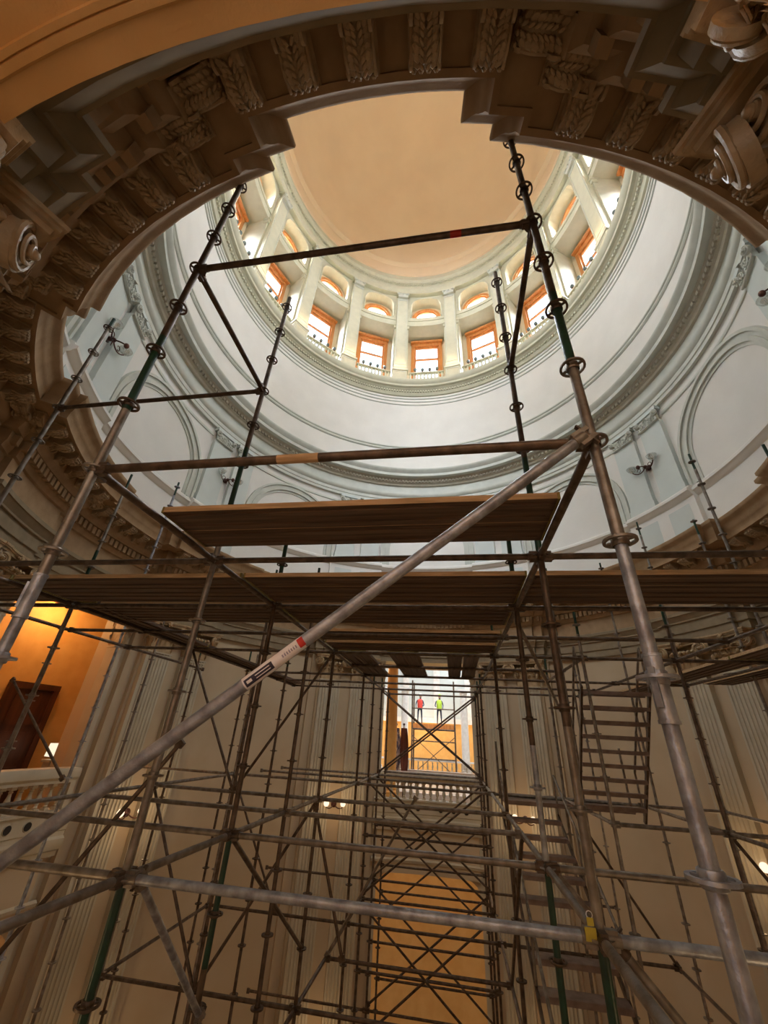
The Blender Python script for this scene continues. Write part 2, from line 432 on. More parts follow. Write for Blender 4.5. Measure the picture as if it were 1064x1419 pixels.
# modillions (local x tangential, y inward, z up; origin at the soffit, root at y=0)
def modillion():
    mb = MB(); w = .20
    prof = []
    for i in range(13):
        t = i / 12; prof.append((.02 + t * .29, -.20 + .10 * t + .035 * math.sin(t * 2 * PI)))
    pts = [(0, 0)] + [(0, -.235)] + prof + [(.33, -.075), (.335, -.03), (.335, 0)]
    mb.prism(pts, -w / 2, w / 2, 'x')
    mb.box((0, .17, -.012), (w + .05, .36, .024))
    for sx in (-1, 1):                         # scroll rims on both flanks
        pl = [(sx * w / 2, p[0], p[1] + .008) for p in prof]
        mb.path(pl, .014, 6)
        mb.lathe([(.055, -.012), (.055, .012), (.02, .022), (.001, .024)], 12, (sx * w / 2, .055, -.17), Vector((sx, 0, 0)).to_track_quat('Z', 'Y').to_matrix())
        mb.lathe([(.04, -.012), (.04, .012), (.015, .02), (.001, .022)], 12, (sx * w / 2, .30, -.085), Vector((sx, 0, 0)).to_track_quat('Z', 'Y').to_matrix())
    # acanthus leaf beneath: ribbed rows of lobes
    for j in range(7):
        t = j / 6; y = .05 + t * .24; z = -.205 + .10 * t + .035 * math.sin((y - .02) / .29 * 2 * PI)
        for sx in (-1, 1):
            ro = Matrix.Rotation(sx * .6, 3, 'Z') @ Matrix.Rotation(.25, 3, 'X')
            mb.ball((sx * .062, y, z), .038, 6, (.75, 1.1, .5), ro); mb.ball((sx * .026, y + .015, z - .012), .026, 6, (.6, 1.3, .6), ro)
    for i in range(4):
        mb.ball(((i - 1.5) * .055, .335, -.085), .024, 6, (.9, .8, 1.3))
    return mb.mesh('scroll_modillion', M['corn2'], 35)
MM = modillion()
mods = []
for k in range(8):
    mods += [(22.5 + 45 * k + s * (1.8 + 3.6 * j), OFF2) for s in (-1, 1) for j in range(3)]
    mods += [(45 * k + 3.7 * j, 0.0) for j in (-2, -1, 0, 1, 2)]
for a, o in mods:
    put('modillion', MM, corn, pol(a, 7.44 - o, 4.35), inrot(a))
for k in (2, 3, 4, 5):                          # modillions on the returns of the nearer piers
    for s in (-1, 1):
        c = 22.5 + 45 * k; b1, b2 = bnd(7.44)
        put('return_modillion', MM, corn, pol(c + s * b1, 7.30, 4.348), inrot(c + s * b1) + s * PI / 2)
        put('return_modillion', MM, corn, pol(c + s * b2, 7.14, 4.348), inrot(c + s * b2) + s * PI / 2)

# soffit and inner corridors
mb = MB()
for p in OPEN:
    pblock(mb, p - HW - .2, p + HW + .2, 7.68, 8.65, 2.45, 2.56)
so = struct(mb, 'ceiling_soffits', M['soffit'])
mb = MB()
for p in OPEN:
    s0, s1 = p - HW + 1.1, p + HW - 1.1
    for rr_, th in ((7.80, .025), (7.835, .018), (8.50, .025)):
        sweep(mb, [(rr_ - th, 2.452), (rr_ - th * .6, 2.432), (rr_ + th * .6, 2.432), (rr_ + th, 2.452)], [(a, 0) for a in frange(s0, s1, 1.5)])
    for a in (s0, s1):
        mb.tube(pol(a, 7.80, 2.445), pol(a, 8.5, 2.445), .02, 6)
struct(mb, 'trim_soffit_panels', M['soffit'], 40)
mb = MB()
pblock(mb, 28, 180 - 9, 10.3, 10.6, ZG, 3.0, 3); pblock(mb, 180 + 9, 332, 10.3, 10.6, ZG, 3.0, 3)
pblock(mb, 171, 189, 11.6, 11.9, ZG, 3.0, 3)
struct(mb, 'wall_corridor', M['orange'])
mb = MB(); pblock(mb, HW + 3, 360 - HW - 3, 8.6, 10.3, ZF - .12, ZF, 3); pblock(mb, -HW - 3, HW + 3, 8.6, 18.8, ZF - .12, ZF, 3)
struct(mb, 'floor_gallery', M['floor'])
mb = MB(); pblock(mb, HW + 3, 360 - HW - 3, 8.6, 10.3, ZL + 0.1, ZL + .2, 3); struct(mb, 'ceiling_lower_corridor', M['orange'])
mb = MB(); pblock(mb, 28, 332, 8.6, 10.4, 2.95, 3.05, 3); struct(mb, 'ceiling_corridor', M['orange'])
mb = MB(); pblock(mb, 0, 360, .01, 11.9, ZG - .2, ZG, 4); struct(mb, 'floor', M['floor'])
# lower far room: orange back wall behind the lower opening
mb = MB(); pblock(mb, -28, 28, 12.5, 12.8, ZG, ZF - .12, 3); struct(mb, 'wall_lower_far', M['orange'])

# balustrades in the left, right and far openings
def baluster():
    mb = MB(); mb.box((0, 0, -.60), (.11, .11, .05)); mb.box((0, 0, -.19), (.11, .11, .05))
    mb.lathe([(.03, -.58), (.045, -.55), (.03, -.53), (.055, -.46), (.06, -.42), (.035, -.33), (.028, -.27), (.042, -.25), (.03, -.235), (.045, -.21)], 12)
    return mb.mesh('turned_baluster', M['pil'], 40)
BM_ = baluster()
for p, nm in ((0, 'far'), (90, 'right'), (270, 'left')):
    t = thing('balustrade', 'pale stone balustrade with turned balusters across the upper %s opening' % {'far': 'central', 'right': 'right-hand side', 'left': 'orange-walled side'}[nm], 'balustrade', pol(p, 7.72, -1.0), inrot(p))
    def loc(a, r, z): return t.matrix_basis.inverted() @ pol(a, r, z)
    mb = MB()
    pr = [(7.60, -1.15), (7.60, -1.10), (7.56, -1.05), (7.55, -.95), (7.58, -.88), (7.90, -.88), (7.93, -.95), (7.92, -1.05), (7.88, -1.10), (7.88, -1.15), (7.60, -1.15)]
    A = frange(p - HW, p + HW, 2); V = []; n = len(pr)
    for a in A: V += [loc(a, r, z) for r, z in pr]
    F = [(k * n + i, k * n + i + 1, (k + 1) * n + i + 1, (k + 1) * n + i) for k in range(len(A) - 1) for i in range(n - 1)]
    mb.add(V, F); build(mb, 'handrail', M['pil'], t)
    for i in range(14):
        a = p - HW + 1.3 + (2 * HW - 2.6) * i / 13
        put('baluster', BM_, t, loc(a, 7.74, -1.0))
    for s in (-1, 1):
        mb = MB(); q = [loc(p + s * HW, 7.6, 0), loc(p + s * (HW - .9), 7.6, 0), loc(p + s * (HW - .9), 7.9, 0), loc(p + s * HW, 7.9, 0)]
        mb.add([(v.x, v.y, -.62) for v in q] + [(v.x, v.y, -.15) for v in q], [(0, 1, 2, 3), (4, 5, 6, 7), (0, 1, 5, 4), (1, 2, 6, 5), (2, 3, 7, 6), (3, 0, 4, 7)]); build(mb, 'end_post', M['pil'], t)
    for j, da in enumerate((-8.3, -5, -2.2, 3.2, 6.2, 9.2)):
        v = thing('round_vent', 'dark round vent hole in the pale band under the %s balustrade' % {'far': 'central', 'right': 'right-hand', 'left': 'orange-walled opening\'s'}[nm], 'vent', pol(p + da, 7.598, -1.83), 0, 'round vents under the %s balustrade' % nm)
        v.rotation_euler = (PI / 2, 0, inrot(p + da))
        m2 = MB(); m2.torus((0, 0, 0), .075, .014, 20, 6); build(m2, 'rim', M['pil'], v)
        m2 = MB(); m2.lathe([(.072, -.02), (.072, .004), (.001, .004)], 18); build(m2, 'hole_shade_disc', M['hole'], v)  # flat dark disc stands in for the shade inside the hole
# ------------------------------------------------------------------ upper drum
P2 = ringpath(1.5, ((8.2, .14),))
P3 = [(a, 0) for a in frange(0, 360, 1.5)]
mb = MB()
pblock(mb, 0, 360, 7.70, 8.0, 4.8, 9.6, 1.5)
struct(mb, 'wall_upper_drum', M['cream'])
mb = MB()                                      # pedestal zone with a break at every pier, base and sill mouldings
sweep(mb, [(7.72, 4.88), (7.62, 4.88), (7.62, 5.02), (7.66, 5.06), (7.66, 6.10), (7.60, 6.14), (7.58, 6.2), (7.53, 6.24), (7.53, 6.31), (7.60, 6.34), (7.62, 6.40), (7.70, 6.42)], P2)
struct(mb, 'trim_sill', M['cream'], 40)
for k in range(8):
    c = 22.5 + 45 * k
    for s in (-1, 1):
        mb = MB(); a = c + s * 4.0
        pblock(mb, a - 2.9, a + 2.9, 7.56, 7.71, 6.42, 8.98, 1.5)
        pblock(mb, a - 3.2, a + 3.2, 7.53, 7.71, 6.42, 6.62, 1.5); pblock(mb, a - 3.05, a + 3.05, 7.54, 7.71, 6.62, 6.72, 1.5)
        pblock(mb, a - 3.4, a + 3.4, 7.50, 7.71, 9.36, 9.48, 1.5)
        o = struct(mb, 'trim_upper_pilaster', M['panel'])
        mb = MB()                              # sunk lower panel on the pedestal
        pblock(mb, a - 2.6, a + 2.6, 7.515, 7.60, 5.2, 5.95, 1.5)
        struct(mb, 'trim_pedestal_panel', M['panel'])
def ucap():
    mb = MB(); w = .78; mb.box((0, .05, .16), (w * .92, .1, .36)); mb.tube((-w / 2, .12, 0), (w / 2, .12, 0), .025, 6)
    for sx in (-1, 1):
        volute(mb, (sx * (w / 2 - .03), .16, .25), .11, (sx * .3, 1, -.2), .05, sx)
        pts = []; rs = []
        for i in range(20):
            t = i / 19; a = t * 1.8 * 2 * PI; r = .085 * (1 - .8 * t); pts.append((sx * (.14 + r * math.cos(a)), .16, .13 + r * math.sin(a))); rs.append(.022 * (1 - .4 * t))
        mb.path(pts, rs, 6)
        pts = []
        for i in range(9):
            t = i / 8; pts.append((sx * (.05 + .30 * t), .15, .27 - .10 * math.sin(t * PI) + .02 * t))
        mb.path(pts, .02, 6)
        for i in range(4): mb.ball((sx * (.08 + i * .075), .15, .05 + .02 * (i % 2)), .028, 6, (1, .8, 1.4))
    leaf(mb, (0, .08, .02), .2, .3, .12)
    return mb.mesh('scrolled_capital', M['trim'], 35)
UC = ucap()
for k in range(8):
    for s in (-1, 1):
        a = 22.5 + 45 * k + s * 4.0
        put('capital_trim', UC, None, pol(a, 7.62, 8.98), inrot(a), kind='structure')
# arches, one per bay
for k in range(8):
    c = 45 * k; mb = MB(); R = 7.7
    def apt(s, z, r): return pol(c + math.degrees(s / R), r, z)
    # (centre radius, half width, height off the wall)
    for ro, ri, h in ((2.0, 1.92, .10), (1.92, 1.80, .045), (1.80, 1.70, .085), (1.70, 1.60, .03)):
        rows = []
        ang = [('L', 6.42), ('L', 6.8)] + [(math.radians(180 - t), None) for t in range(0, 181, 6)] + [('R', 6.8), ('R', 6.42)]
        for a, z in ang:
            row = []
            for rad, off in ((ro, 0), (ro, h), (ri, h), (ri, 0)):
                if a == 'L': s_, zz = -rad, z
                elif a == 'R': s_, zz = rad, z
                else: s_, zz = rad * math.cos(a), 7.1 + rad * math.sin(a)
                row.append(apt(s_, zz, 7.70 - off))
            rows.append(row)
        mb.grid(rows)
    struct(mb, 'trim_arch', M['trim'], 40)
# fine line moulding behind the capitals, broken by the pilasters
mb = MB()
for k in range(8):
    sweep(mb, [(7.71, 9.12), (7.67, 9.12), (7.66, 9.15), (7.68, 9.18), (7.68, 9.22), (7.71, 9.22)], [(a, 0) for a in frange(45 * k - 15.2, 45 * k + 15.2, 1.5)])
struct(mb, 'trim_impost', M['trim'], 40)
# upper entablature
mb = MB()
sweep(mb, [(7.72, 9.48), (7.60, 9.48), (7.60, 9.60), (7.575, 9.62), (7.575, 9.76), (7.55, 9.78), (7.51, 9.84), (7.49, 9.90), (7.49, 9.95), (7.66, 9.97), (7.66, 10.42)], P3)
struct(mb, 'trim_upper_architrave', M['trim'], 40)
mb = MB()
sweep(mb, [(7.66, 10.42), (7.58, 10.44), (7.56, 10.52), (7.50, 10.56), (7.50, 10.66), (7.44, 10.70), (7.40, 10.76)], P3)
struct(mb, 'trim_upper_bed', M['ucorn'], 40)
mb = MB()
sweep(mb, [(7.40, 10.76), (7.22, 10.76), (7.22, 10.90), (7.19, 10.93), (7.14, 11.02), (7.11, 11.06), (7.11, 11.12), (7.30, 11.16), (7.68, 11.28), (7.72, 11.3)], P3)
struct(mb, 'trim_upper_cornice', M['trim'], 40)
mb = MB()
for i in range(300):
    a = i * 1.2; pblock(mb, a - .38, a + .38, 7.43, 7.51, 10.57, 10.67, 1)
struct(mb, 'trim_upper_dentils', M['ucorn'])
# plain white drum with a thin moulding
mb = MB(); pblock(mb, 0, 360, 7.70, 8.0, 9.55, 17.2, 1.5)
struct(mb, 'wall_white_drum', M['cream'])
mb = MB()
sweep(mb, [(7.71, 12.62), (7.66, 12.63), (7.63, 12.67), (7.66, 12.71), (7.66, 12.77), (7.62, 12.80), (7.62, 12.85), (7.71, 12.88)], P3)
for z in (15.75, 15.98, 16.2):
    sweep(mb, [(7.71, z), (7.66, z + .01), (7.65, z + .05), (7.69, z + .09), (7.71, z + .1)], P3)
struct(mb, 'trim_drum_mouldings', M['trim'], 40)
mb = MB()
sweep(mb, [(7.71, 16.4), (7.62, 16.42), (7.58, 16.5), (7.55, 16.56), (7.55, 16.68), (7.46, 16.72), (7.42, 16.8), (7.30, 16.82), (7.30, 16.96), (7.25, 17.0), (7.20, 17.1), (7.17, 17.18), (7.17, 17.26), (7.3, 17.3), (9.3, 17.35)], P3)
struct(mb, 'trim_balcony_cornice', M['drum'], 40)
mb = MB()
for i in range(330):
    a = i * 360 / 330; pblock(mb, a - .34, a + .34, 7.47, 7.56, 16.58, 16.68, 1)
struct(mb, 'trim_balcony_dentils', M['drum'])

# ------------------------------------------------------------------ window drum
RI, RO = 7.9, 9.15; BW = 8.0      # half width of a bay opening in degrees
for k in range(16):
    c = 22.5 * k
    mb = MB()
    pblock(mb, c + BW, c + 22.5 - BW, RI, RO, 17.3, 26.9, 1.5)
    pc = c + 11.25
    pblock(mb, pc - 2.6, pc + 2.6, RI - .26, RI, 18.6, 25.3, 1.3)       # giant pilaster
    pblock(mb, pc - 3.1, pc + 3.1, RI - .33, RI, 17.3, 18.45, 1.3)      # pedestal
    pblock(mb, pc - 3.4, pc + 3.4, RI - .37, RI, 18.35, 18.5, 1.3)
    pblock(mb, pc - 2.8, pc + 2.8, RI - .30, RI, 18.5, 18.72, 1.3)
    pblock(mb, pc - 3.1, pc + 3.1, RI - .32, RI, 25.75, 25.95, 1.3)
    for s in (-1, 1):                                                   # narrow half pilasters with small capitals
        a = pc + s * 3.0
        pblock(mb, a - .5, a + .5, RI - .08, RI + .2, 22.5, 22.75, .8)
        pblock(mb, a - .65, a + .65, RI - .12, RI + .25, 22.75, 22.9, .8)
    struct(mb, 'wall_drum_pier', M['drum'])
    mb = MB()
    pblock(mb, c - BW, c + BW, RI, RO, 22.9, 23.7, 1.5)                 # lintel between window and lunette
    pblock(mb, c - BW - .3, c + BW + .3, RI - .05, RI, 23.35, 23.5, 1.5)
    for s in (-1, 1): pblock(mb, c + s * 7.55 - .5, c + s * 7.55 + .5, RI, RO, 23.7, 26.9, 1)
    def zf(s): return 24.9 + .85 * math.sqrt(max(0, 1 - (abs(s) / .985) ** 2.6))
    arcfill(mb, c, RI, -.98, .98, zf, 26.9, RI, RO, 16)
    struct(mb, 'wall_drum_bay', M['drum'])
    mb = MB()                                                           # lunette edge moulding
    mb.path([pol(c - 7.1, RI - .02, 23.72), pol(c - 7.1, RI - .02, 24.6)] + [pol(c + math.degrees(x_ / RI), RI - .02, zf(x_)) for x_ in [-.98 + 1.96 * i / 16 for i in range(17)]] + [pol(c + 7.1, RI - .02, 24.6), pol(c + 7.1, RI - .02, 23.72)], .04, 6)
    struct(mb, 'trim_lunette', M['drum'])
    mb = MB(); ww = math.degrees(.96 / RO)                              # outer wall around the tall windows
    pblock(mb, c - BW - 1, c - ww, RO, RO + .25, 17.3, 22.9, 1.5); pblock(mb, c + ww, c + BW + 1, RO, RO + .25, 17.3, 22.9, 1.5)
    pblock(mb, c - ww, c + ww, RO, RO + .25, 22.6, 22.95, 1.5); pblock(mb, c - ww, c + ww, RO, RO + .25, 17.3, 18.2, 1.5)
    struct(mb, 'wall_window_back', M['reveal'])
    mb = MB()                                                           # shallower wall round the lunette
    def zf2(s): return 24.55 + .93 * math.sqrt(max(0, 1 - (s / .93) ** 2))
    arcfill(mb, c, 8.6, -.93, .93, zf2, 26.9, 8.6, 8.8, 16); wl = math.degrees(.93 / 8.6)
    for s in (-1, 1): pblock(mb, min(c + s * wl, c + s * 8), max(c + s * wl, c + s * 8), 8.6, 8.8, 23.7, 26.9, 1)
    struct(mb, 'wall_lunette_back', M['reveal'])
    mb = MB()                                                           # darker strips stand in for edge shading on the giant pilaster and pedestal
    for r_, h0, h1, z0, z1 in ((RI - .28, 2.1, 2.25, 19.0, 25.1), (RI - .35, 2.4, 2.55, 17.6, 18.25)):
        for s in (-1, 1): pblock(mb, min(pc + s * h0, pc + s * h1), max(pc + s * h0, pc + s * h1), r_, r_ + .03, z0, z1, 1)
        pblock(mb, pc - h1, pc + h1, r_, r_ + .03, z1, z1 + .05, 1); pblock(mb, pc - h1, pc + h1, r_, r_ + .03, z0 - .05, z0, 1)
    pblock(mb, pc - 3.45, pc + 3.45, RI - .38, RI - .2, 18.38, 18.47, 1); pblock(mb, pc - 2.85, pc + 2.85, RI - .31, RI - .2, 18.66, 18.74, 1); pblock(mb, pc - 2.7, pc + 2.7, RI - .28, RI - .2, 25.2, 25.27, 1)
    struct(mb, 'trim_drum_edge_shading', M['trim'])
def capblock():
    mb = MB(); mb.box((0, .1, .2), (.62, .2, .4))
    for sx in (-1, 1): volute(mb, (sx * .30, .22, .30), .10, (sx * .4, 1, 0), .05, sx)
    for i in range(3): leaf(mb, ((i - 1) * .2, .12, 0), .2, .3, .12)
    return mb.mesh('drum_capital', M['trim'], 35)
DC = capblock()
for k in range(16):
    a = 22.5 * k + 11.25; put('capital_trim', DC, None, pol(a, RI - .2, 25.32), inrot(a), kind='structure')
# windows
def window_meshes():
    w = .96; out = {}
    mb = MB()                                   # casing
    for sx in (-1, 1):
        mb.box((sx * (w - .07), .04, 2.2), (.20, .20, 4.4)); mb.box((sx * (w - .19), .0, 2.2), (.07, .12, 4.2))
    mb.box((0, .04, 4.30), (1.94, .22, .24)); mb.box((0, .12, 4.45), (2.04, .40, .12)); mb.box((0, .04, .05), (1.9, .2, .12))
    out['frame'] = mb.mesh('frame', M['owood'])
    mb = MB(); mb.box((0, 0, 3.0), (1.5, .08, .11)); mb.box((0, 0, .16), (1.5, .07, .10)); mb.box((0, 0, 4.1), (1.5, .07, .12))
    for sx in (-1, 1): mb.box((sx * .72, 0, 2.1), (.07, .07, 4.0))
    out['sash'] = mb.mesh('sash', M['owood'])
    mb = MB(); mb.box((0, -.02, 2.1), (1.42, .008, 4.0)); out['pane'] = mb.mesh('pane', M['glass'])
    mb = MB()
    def rib(R0, R1, y0, y1):
        pts = []
        for i in range(17):
            t = PI * i / 16; pts.append((R0 * math.cos(t), R0 * math.sin(t)))
        for i in range(17):
            t = PI * (16 - i) / 16; pts.append((R1 * math.cos(t), R1 * math.sin(t)))
        for q in range(16):
            a_, b_ = pts[q], pts[q + 1]; c_, d_ = pts[32 - q], pts[33 - q]
            mb.prism([(a_[0], a_[1] + 7.15), (b_[0], b_[1] + 7.15), (c_[0], c_[1] + 7.15), (d_[0], d_[1] + 7.15)], y0, y1, 'y')
    rib(.96, .76, -.08, .14); rib(.78, .68, -.04, .06); mb.box((0, .02, 6.58), (1.9, .2, .14))
    for sx in (-1, 1): mb.box((sx * .86, .03, 6.85), (.2, .22, .62)); mb.box((sx * .73, .0, 6.85), (.1, .10, .62))
    out['lunette_frame'] = mb.mesh('lunette_frame', M['owood'])
    mb = MB(); pts = [(.72 * math.cos(PI * i / 12), 7.15 + .72 * math.sin(PI * i / 12)) for i in range(13)] + [(-.72, 6.6), (.72, 6.6)]
    mb.prism(pts, -.024, -.016, 'y'); out['lunette_pane'] = mb.mesh('lunette_pane', M['glass'])
    return out
WM = window_meshes()
for k in range(16):
    a = 22.5 * k; w = put('window_%d' % (k + 1), None, None, pol(a, RO - .02, 18.2), inrot(a), kind='structure')
    for q, me in WM.items(): put(q, me, w, (0, .53, -.80) if 'lunette' in q else (0, 0, 0))
    L = bpy.data.lights.new('window_daylight', 'AREA'); L.shape = 'RECTANGLE'; L.size = 2.6; L.size_y = 7.0; L.energy = WIN_E; L.color = (.95, .975, 1.0)
    o = bpy.data.objects.new('window_daylight', L); COL.objects.link(o)
    p = pol(a, RO + 2.4, 25.2); o.location = p
    d = (pol(a, 0, 12.5) - p).normalized(); o.rotation_euler = d.to_track_quat('-Z', 'Z').to_euler()
# balcony railings and the bulbs standing on them
def railing():
    mb = MB(); hs = 1.0
    mb.box((0, 0, 1.0), (2 * hs, .16, .08)); mb.box((0, 0, .08), (2 * hs, .18, .12))
    for i in range(10):
        x = -hs + .1 + (2 * hs - .2) * i / 9
        mb.lathe([(.04, .14), (.06, .2), (.04, .3), (.075, .5), (.04, .72), (.05, .8), (.04, .96)], 8, (x, 0, 0))
    return mb.mesh('balustrade_panel', M['drum'], 40)
RL = railing()
def bulb_mesh():
    mb = MB(); mb.lathe([(.03, 0), (.045, .02), (.02, .05), (.02, .10), (.05, .13)], 8)
    return mb.mesh('socket', M['bronze']), None
SOCK, _ = bulb_mesh()
mb = MB(); mb.lathe([(.03, .12), (.075, .17), (.095, .24), (.08, .31), (.04, .36), (.002, .375)], 10); BULB = mb.mesh('bulb', M['bulb'], 50)
bayw = {15: 'second bay left of the lowest drum window', 0: 'lowest window of the drum', 1: 'first window right of the lowest drum window', 14: 'third'}
def baylabel(k):
    d = k if k <= 8 else k - 16
    if d == 0: return 'the lowest drum window'
    n = ['', 'first', 'second', 'third', 'fourth', 'fifth', 'sixth', 'seventh', 'eighth'][abs(d)]
    return 'the %s drum window %s from the lowest' % (n, 'clockwise' if d < 0 else 'anticlockwise')
for k in range(16):
    a = 22.5 * k
    put('balustrade', RL, None, pol(a, 7.72, 17.32), inrot(a), None, None, 'small cream balcony balustrade in front of ' + baylabel(k), 'balustrade', 'balcony balustrades round the window drum')
    if k in (7, 8, 9): continue
    for j in range(4):
        t = thing('balcony_lamp', 'unlit round bulb on the rail before ' + baylabel(k), 'lamp', pol(a + (j - 1.5) * 3.1, 7.72, 18.36), 0, 'bulbs on the balcony rail before ' + baylabel(k))
        put('socket', SOCK, t); put('bulb', BULB, t)
# drum entablature and dome
mb = MB()
sweep(mb, [(7.9, 25.95), (7.62, 25.95), (7.62, 26.15), (7.58, 26.2), (7.58, 26.4), (7.66, 26.42), (7.66, 26.75), (7.60, 26.8), (7.60, 26.9), (7.50, 26.96), (7.46, 27.08), (7.40, 27.12), (7.40, 27.22), (7.55, 27.28), (7.62, 27.5), (7.62, 27.9)], P3)
struct(mb, 'trim_dome_base', M['drum'], 40)
mb = MB()
for i in range(320):
    a = i * 1.125; pblock(mb, a - .33, a + .33, 7.52, 7.61, 26.80, 26.9, 1)
struct(mb, 'trim_dome_dentils', M['drum'])
mb = MB()
prof = [(7.62, 27.9), (7.55, 27.95), (7.55, 28.9), (7.48, 28.95), (7.44, 29.05), (7.38, 29.1)]
for i in range(0, 25):
    t = PI / 2 * i / 24; prof.append((7.34 * math.cos(t) + .01, 29.12 + 7.6 * math.sin(t)))
sweep(mb, prof, P3)
struct(mb, 'ceiling_dome', M['dome'], 40)
mb = MB(); pblock(mb, 0, 360, 7.6, 9.45, 26.9, 27.0, 4)
struct(mb, 'ceiling_drum_cover', M['drum'])

# ------------------------------------------------------------------ sconces
def arc3(p0, p1, p2, n=8):
    p0, p1, p2 = Vector(p0), Vector(p1), Vector(p2); return [p0 * (1 - t) ** 2 + p1 * 2 * t * (1 - t) + p2 * t * t for t in [i / n for i in range(n + 1)]]
def sconce_meshes():
    o = {}
    mb = MB(); mb.lathe([(.10, 0), (.10, .02), (.06, .04), (.05, .10), (.001, .12)], 14, (0, 0, 0), Matrix.Rotation(-PI / 2, 3, 'X')); mb.ball((0, .14, 0), .06, 10)
    mb.tube((0, .14, -.02), (0, .14, -.2), .02, 8, .008); o['backplate'] = mb.mesh('backplate', M['bronze'], 40)
    for sx, nm in ((-1, 'a'), (1, 'b')):
        mb = MB(); mb.path(arc3((0, .14, 0), (sx * .2, .2, -.28), (sx * .38, .26, -.03), 10), .016, 6)
        mb.torus((sx * .2, .2, -.04), .06, .010, 14, 5, Matrix.Rotation(PI / 2, 3, 'X'), 0, 5.0); o['arm_' + nm] = mb.mesh('arm', M['bronze'], 40)
        mb = MB(); mb.lathe([(.03, -.03), (.06, 0), (.11, .05), (.145, .12), (.15, .14), (.14, .14), (.10, .06), (.001, .02)], 16, (sx * .38, .26, 0)); o['shade_' + nm] = mb.mesh('lamp_shade', M['clear'], 40)
    mb = MB(); mb.path(arc3((0, .14, 0), (0, .3, .0), (0, .42, -.08), 8), .018, 6); mb.ball((0, .45, -.1), .06, 10, (1, 1, 1.2)); o['lower_arm'] = mb.mesh('lower_arm', M['bronze'], 40)
    return o
SM = sconce_meshes()
pl = {22.5: 'far pilasters right of centre', 337.5: 'far pilasters left of centre', 67.5: 'paired blue-grey pilasters at right', 292.5: 'paired blue-grey pilasters at left, above the platform', 112.5: 'pilasters at the upper right edge', 247.5: 'pilasters at upper left beside the big cornice', 157.5: 'pilasters over the near right', 202.5: 'pilasters over the near left'}
for k in range(8):
    a = 22.5 + 45 * k
    t = thing('wall_sconce', 'two-armed bronze sconce with glass dishes between the ' + pl[a], 'wall lamp', pol(a, 7.66, 7.78), inrot(a), 'upper wall sconces')
    for q, me in SM.items(): put({'arm_a': 'arm', 'arm_b': 'arm', 'shade_a': 'lamp_shade', 'shade_b': 'lamp_shade'}.get(q, q), me, t)
mb = MB(); mb.ball((0, 0, 0), .085, 12); GLOBE = mb.mesh('lamp_globe', M['milk'], 60)
mb = MB(); mb.lathe([(.09, 0), (.09, .02), (.04, .05), (.001, .06)], 12, (0, 0, 0), Matrix.Rotation(-PI / 2, 3, 'X'))
for sx in (-1, 1): mb.path(arc3((0, .05, 0), (sx * .12, .16, -.16), (sx * .26, .18, -.06), 8), .014, 6)
LARM = mb.mesh('bracket', M['bronze'], 40)
lb = {22.5: 'far right of the lower gallery', 337.5: 'far left, between fluted pilasters', 67.5: 'right wall between fluted pilasters', 292.5: 'left wall between fluted pilasters'}
for a in (22.5, 337.5, 67.5, 292.5):
    t = thing('wall_sconce', 'small bronze sconce with two lit globes low on the ' + lb[a], 'wall lamp', pol(a, 7.56, -1.82), inrot(a), 'lower wall sconces')
    put('bracket', LARM, t)
    for sx in (-1, 1): put('lamp_globe', GLOBE, t, (sx * .26, .18, .03))
for k in range(8):
    a = 22.5 + 45 * k
    for z, e in ((-1.8, LOW_E), (-6.5, LOW_E * .6)):  # lower level and near piers are added fill with no sconce
        if a == 292.5 and z < -5: e *= 3  # added orange glow for the left pilaster edges
        L = bpy.data.lights.new('sconce_and_fill_light', 'POINT'); L.energy = e; L.color = (1.0, .66, .34); L.shadow_soft_size = .25
        o = bpy.data.objects.new('sconce_and_fill_light', L); COL.objects.link(o); o.location = pol(a, 6.7, z)
# ------------------------------------------------------------------ left opening: door, lamp on a pedestal
def polthing(name, label, cat, a, r, z, group=None): return thing(name, label, cat, pol(a, r, z), inrot(a), group)
t = put('door_1', None, None, pol(-78.6, 10.28, ZF), inrot(-78.6), kind='structure')
mb = MB(); mb.box((0, .03, 1.33), (.98, .08, 2.66)); build(mb, 'door_leaf', M['door'], t)
mb = MB()
for zc, hh in ((.55, .8), (1.4, .6), (2.2, .7)):
    for sx in (-1, 1): mb.box((sx * .22, .08, zc), (.32, .03, hh))
build(mb, 'door_panels', M['door'], t)
mb = MB()
for sx in (-1, 1): mb.box((sx * .55, .05, 1.36), (.14, .14, 2.72))
mb.box((0, .05, 2.74), (1.24, .16, .14)); build(mb, 'door_frame', M['door'], t)
t = polthing('pedestal_lamp', 'cream glowing box-shaped lamp on a plinth by the orange wall, left', 'lamp', -75.2, 9.3, ZF)
mb = MB(); mb.box((0, 0, .55), (.26, .26, 1.1)); mb.box((0, 0, 1.13), (.34, .34, .06)); build(mb, 'plinth', M['pil'], t)
mb = MB(); mb.prism([(-.16, 1.22), (.16, 1.22), (.13, 1.50), (-.13, 1.50)], -.14, .14, 'y'); build(mb, 'lamp_shade', M['shade'], t)
mb = MB(); mb.tube((0, 0, 1.15), (0, 0, 1.24), .03, 8); build(mb, 'stem', M['bronze'], t)
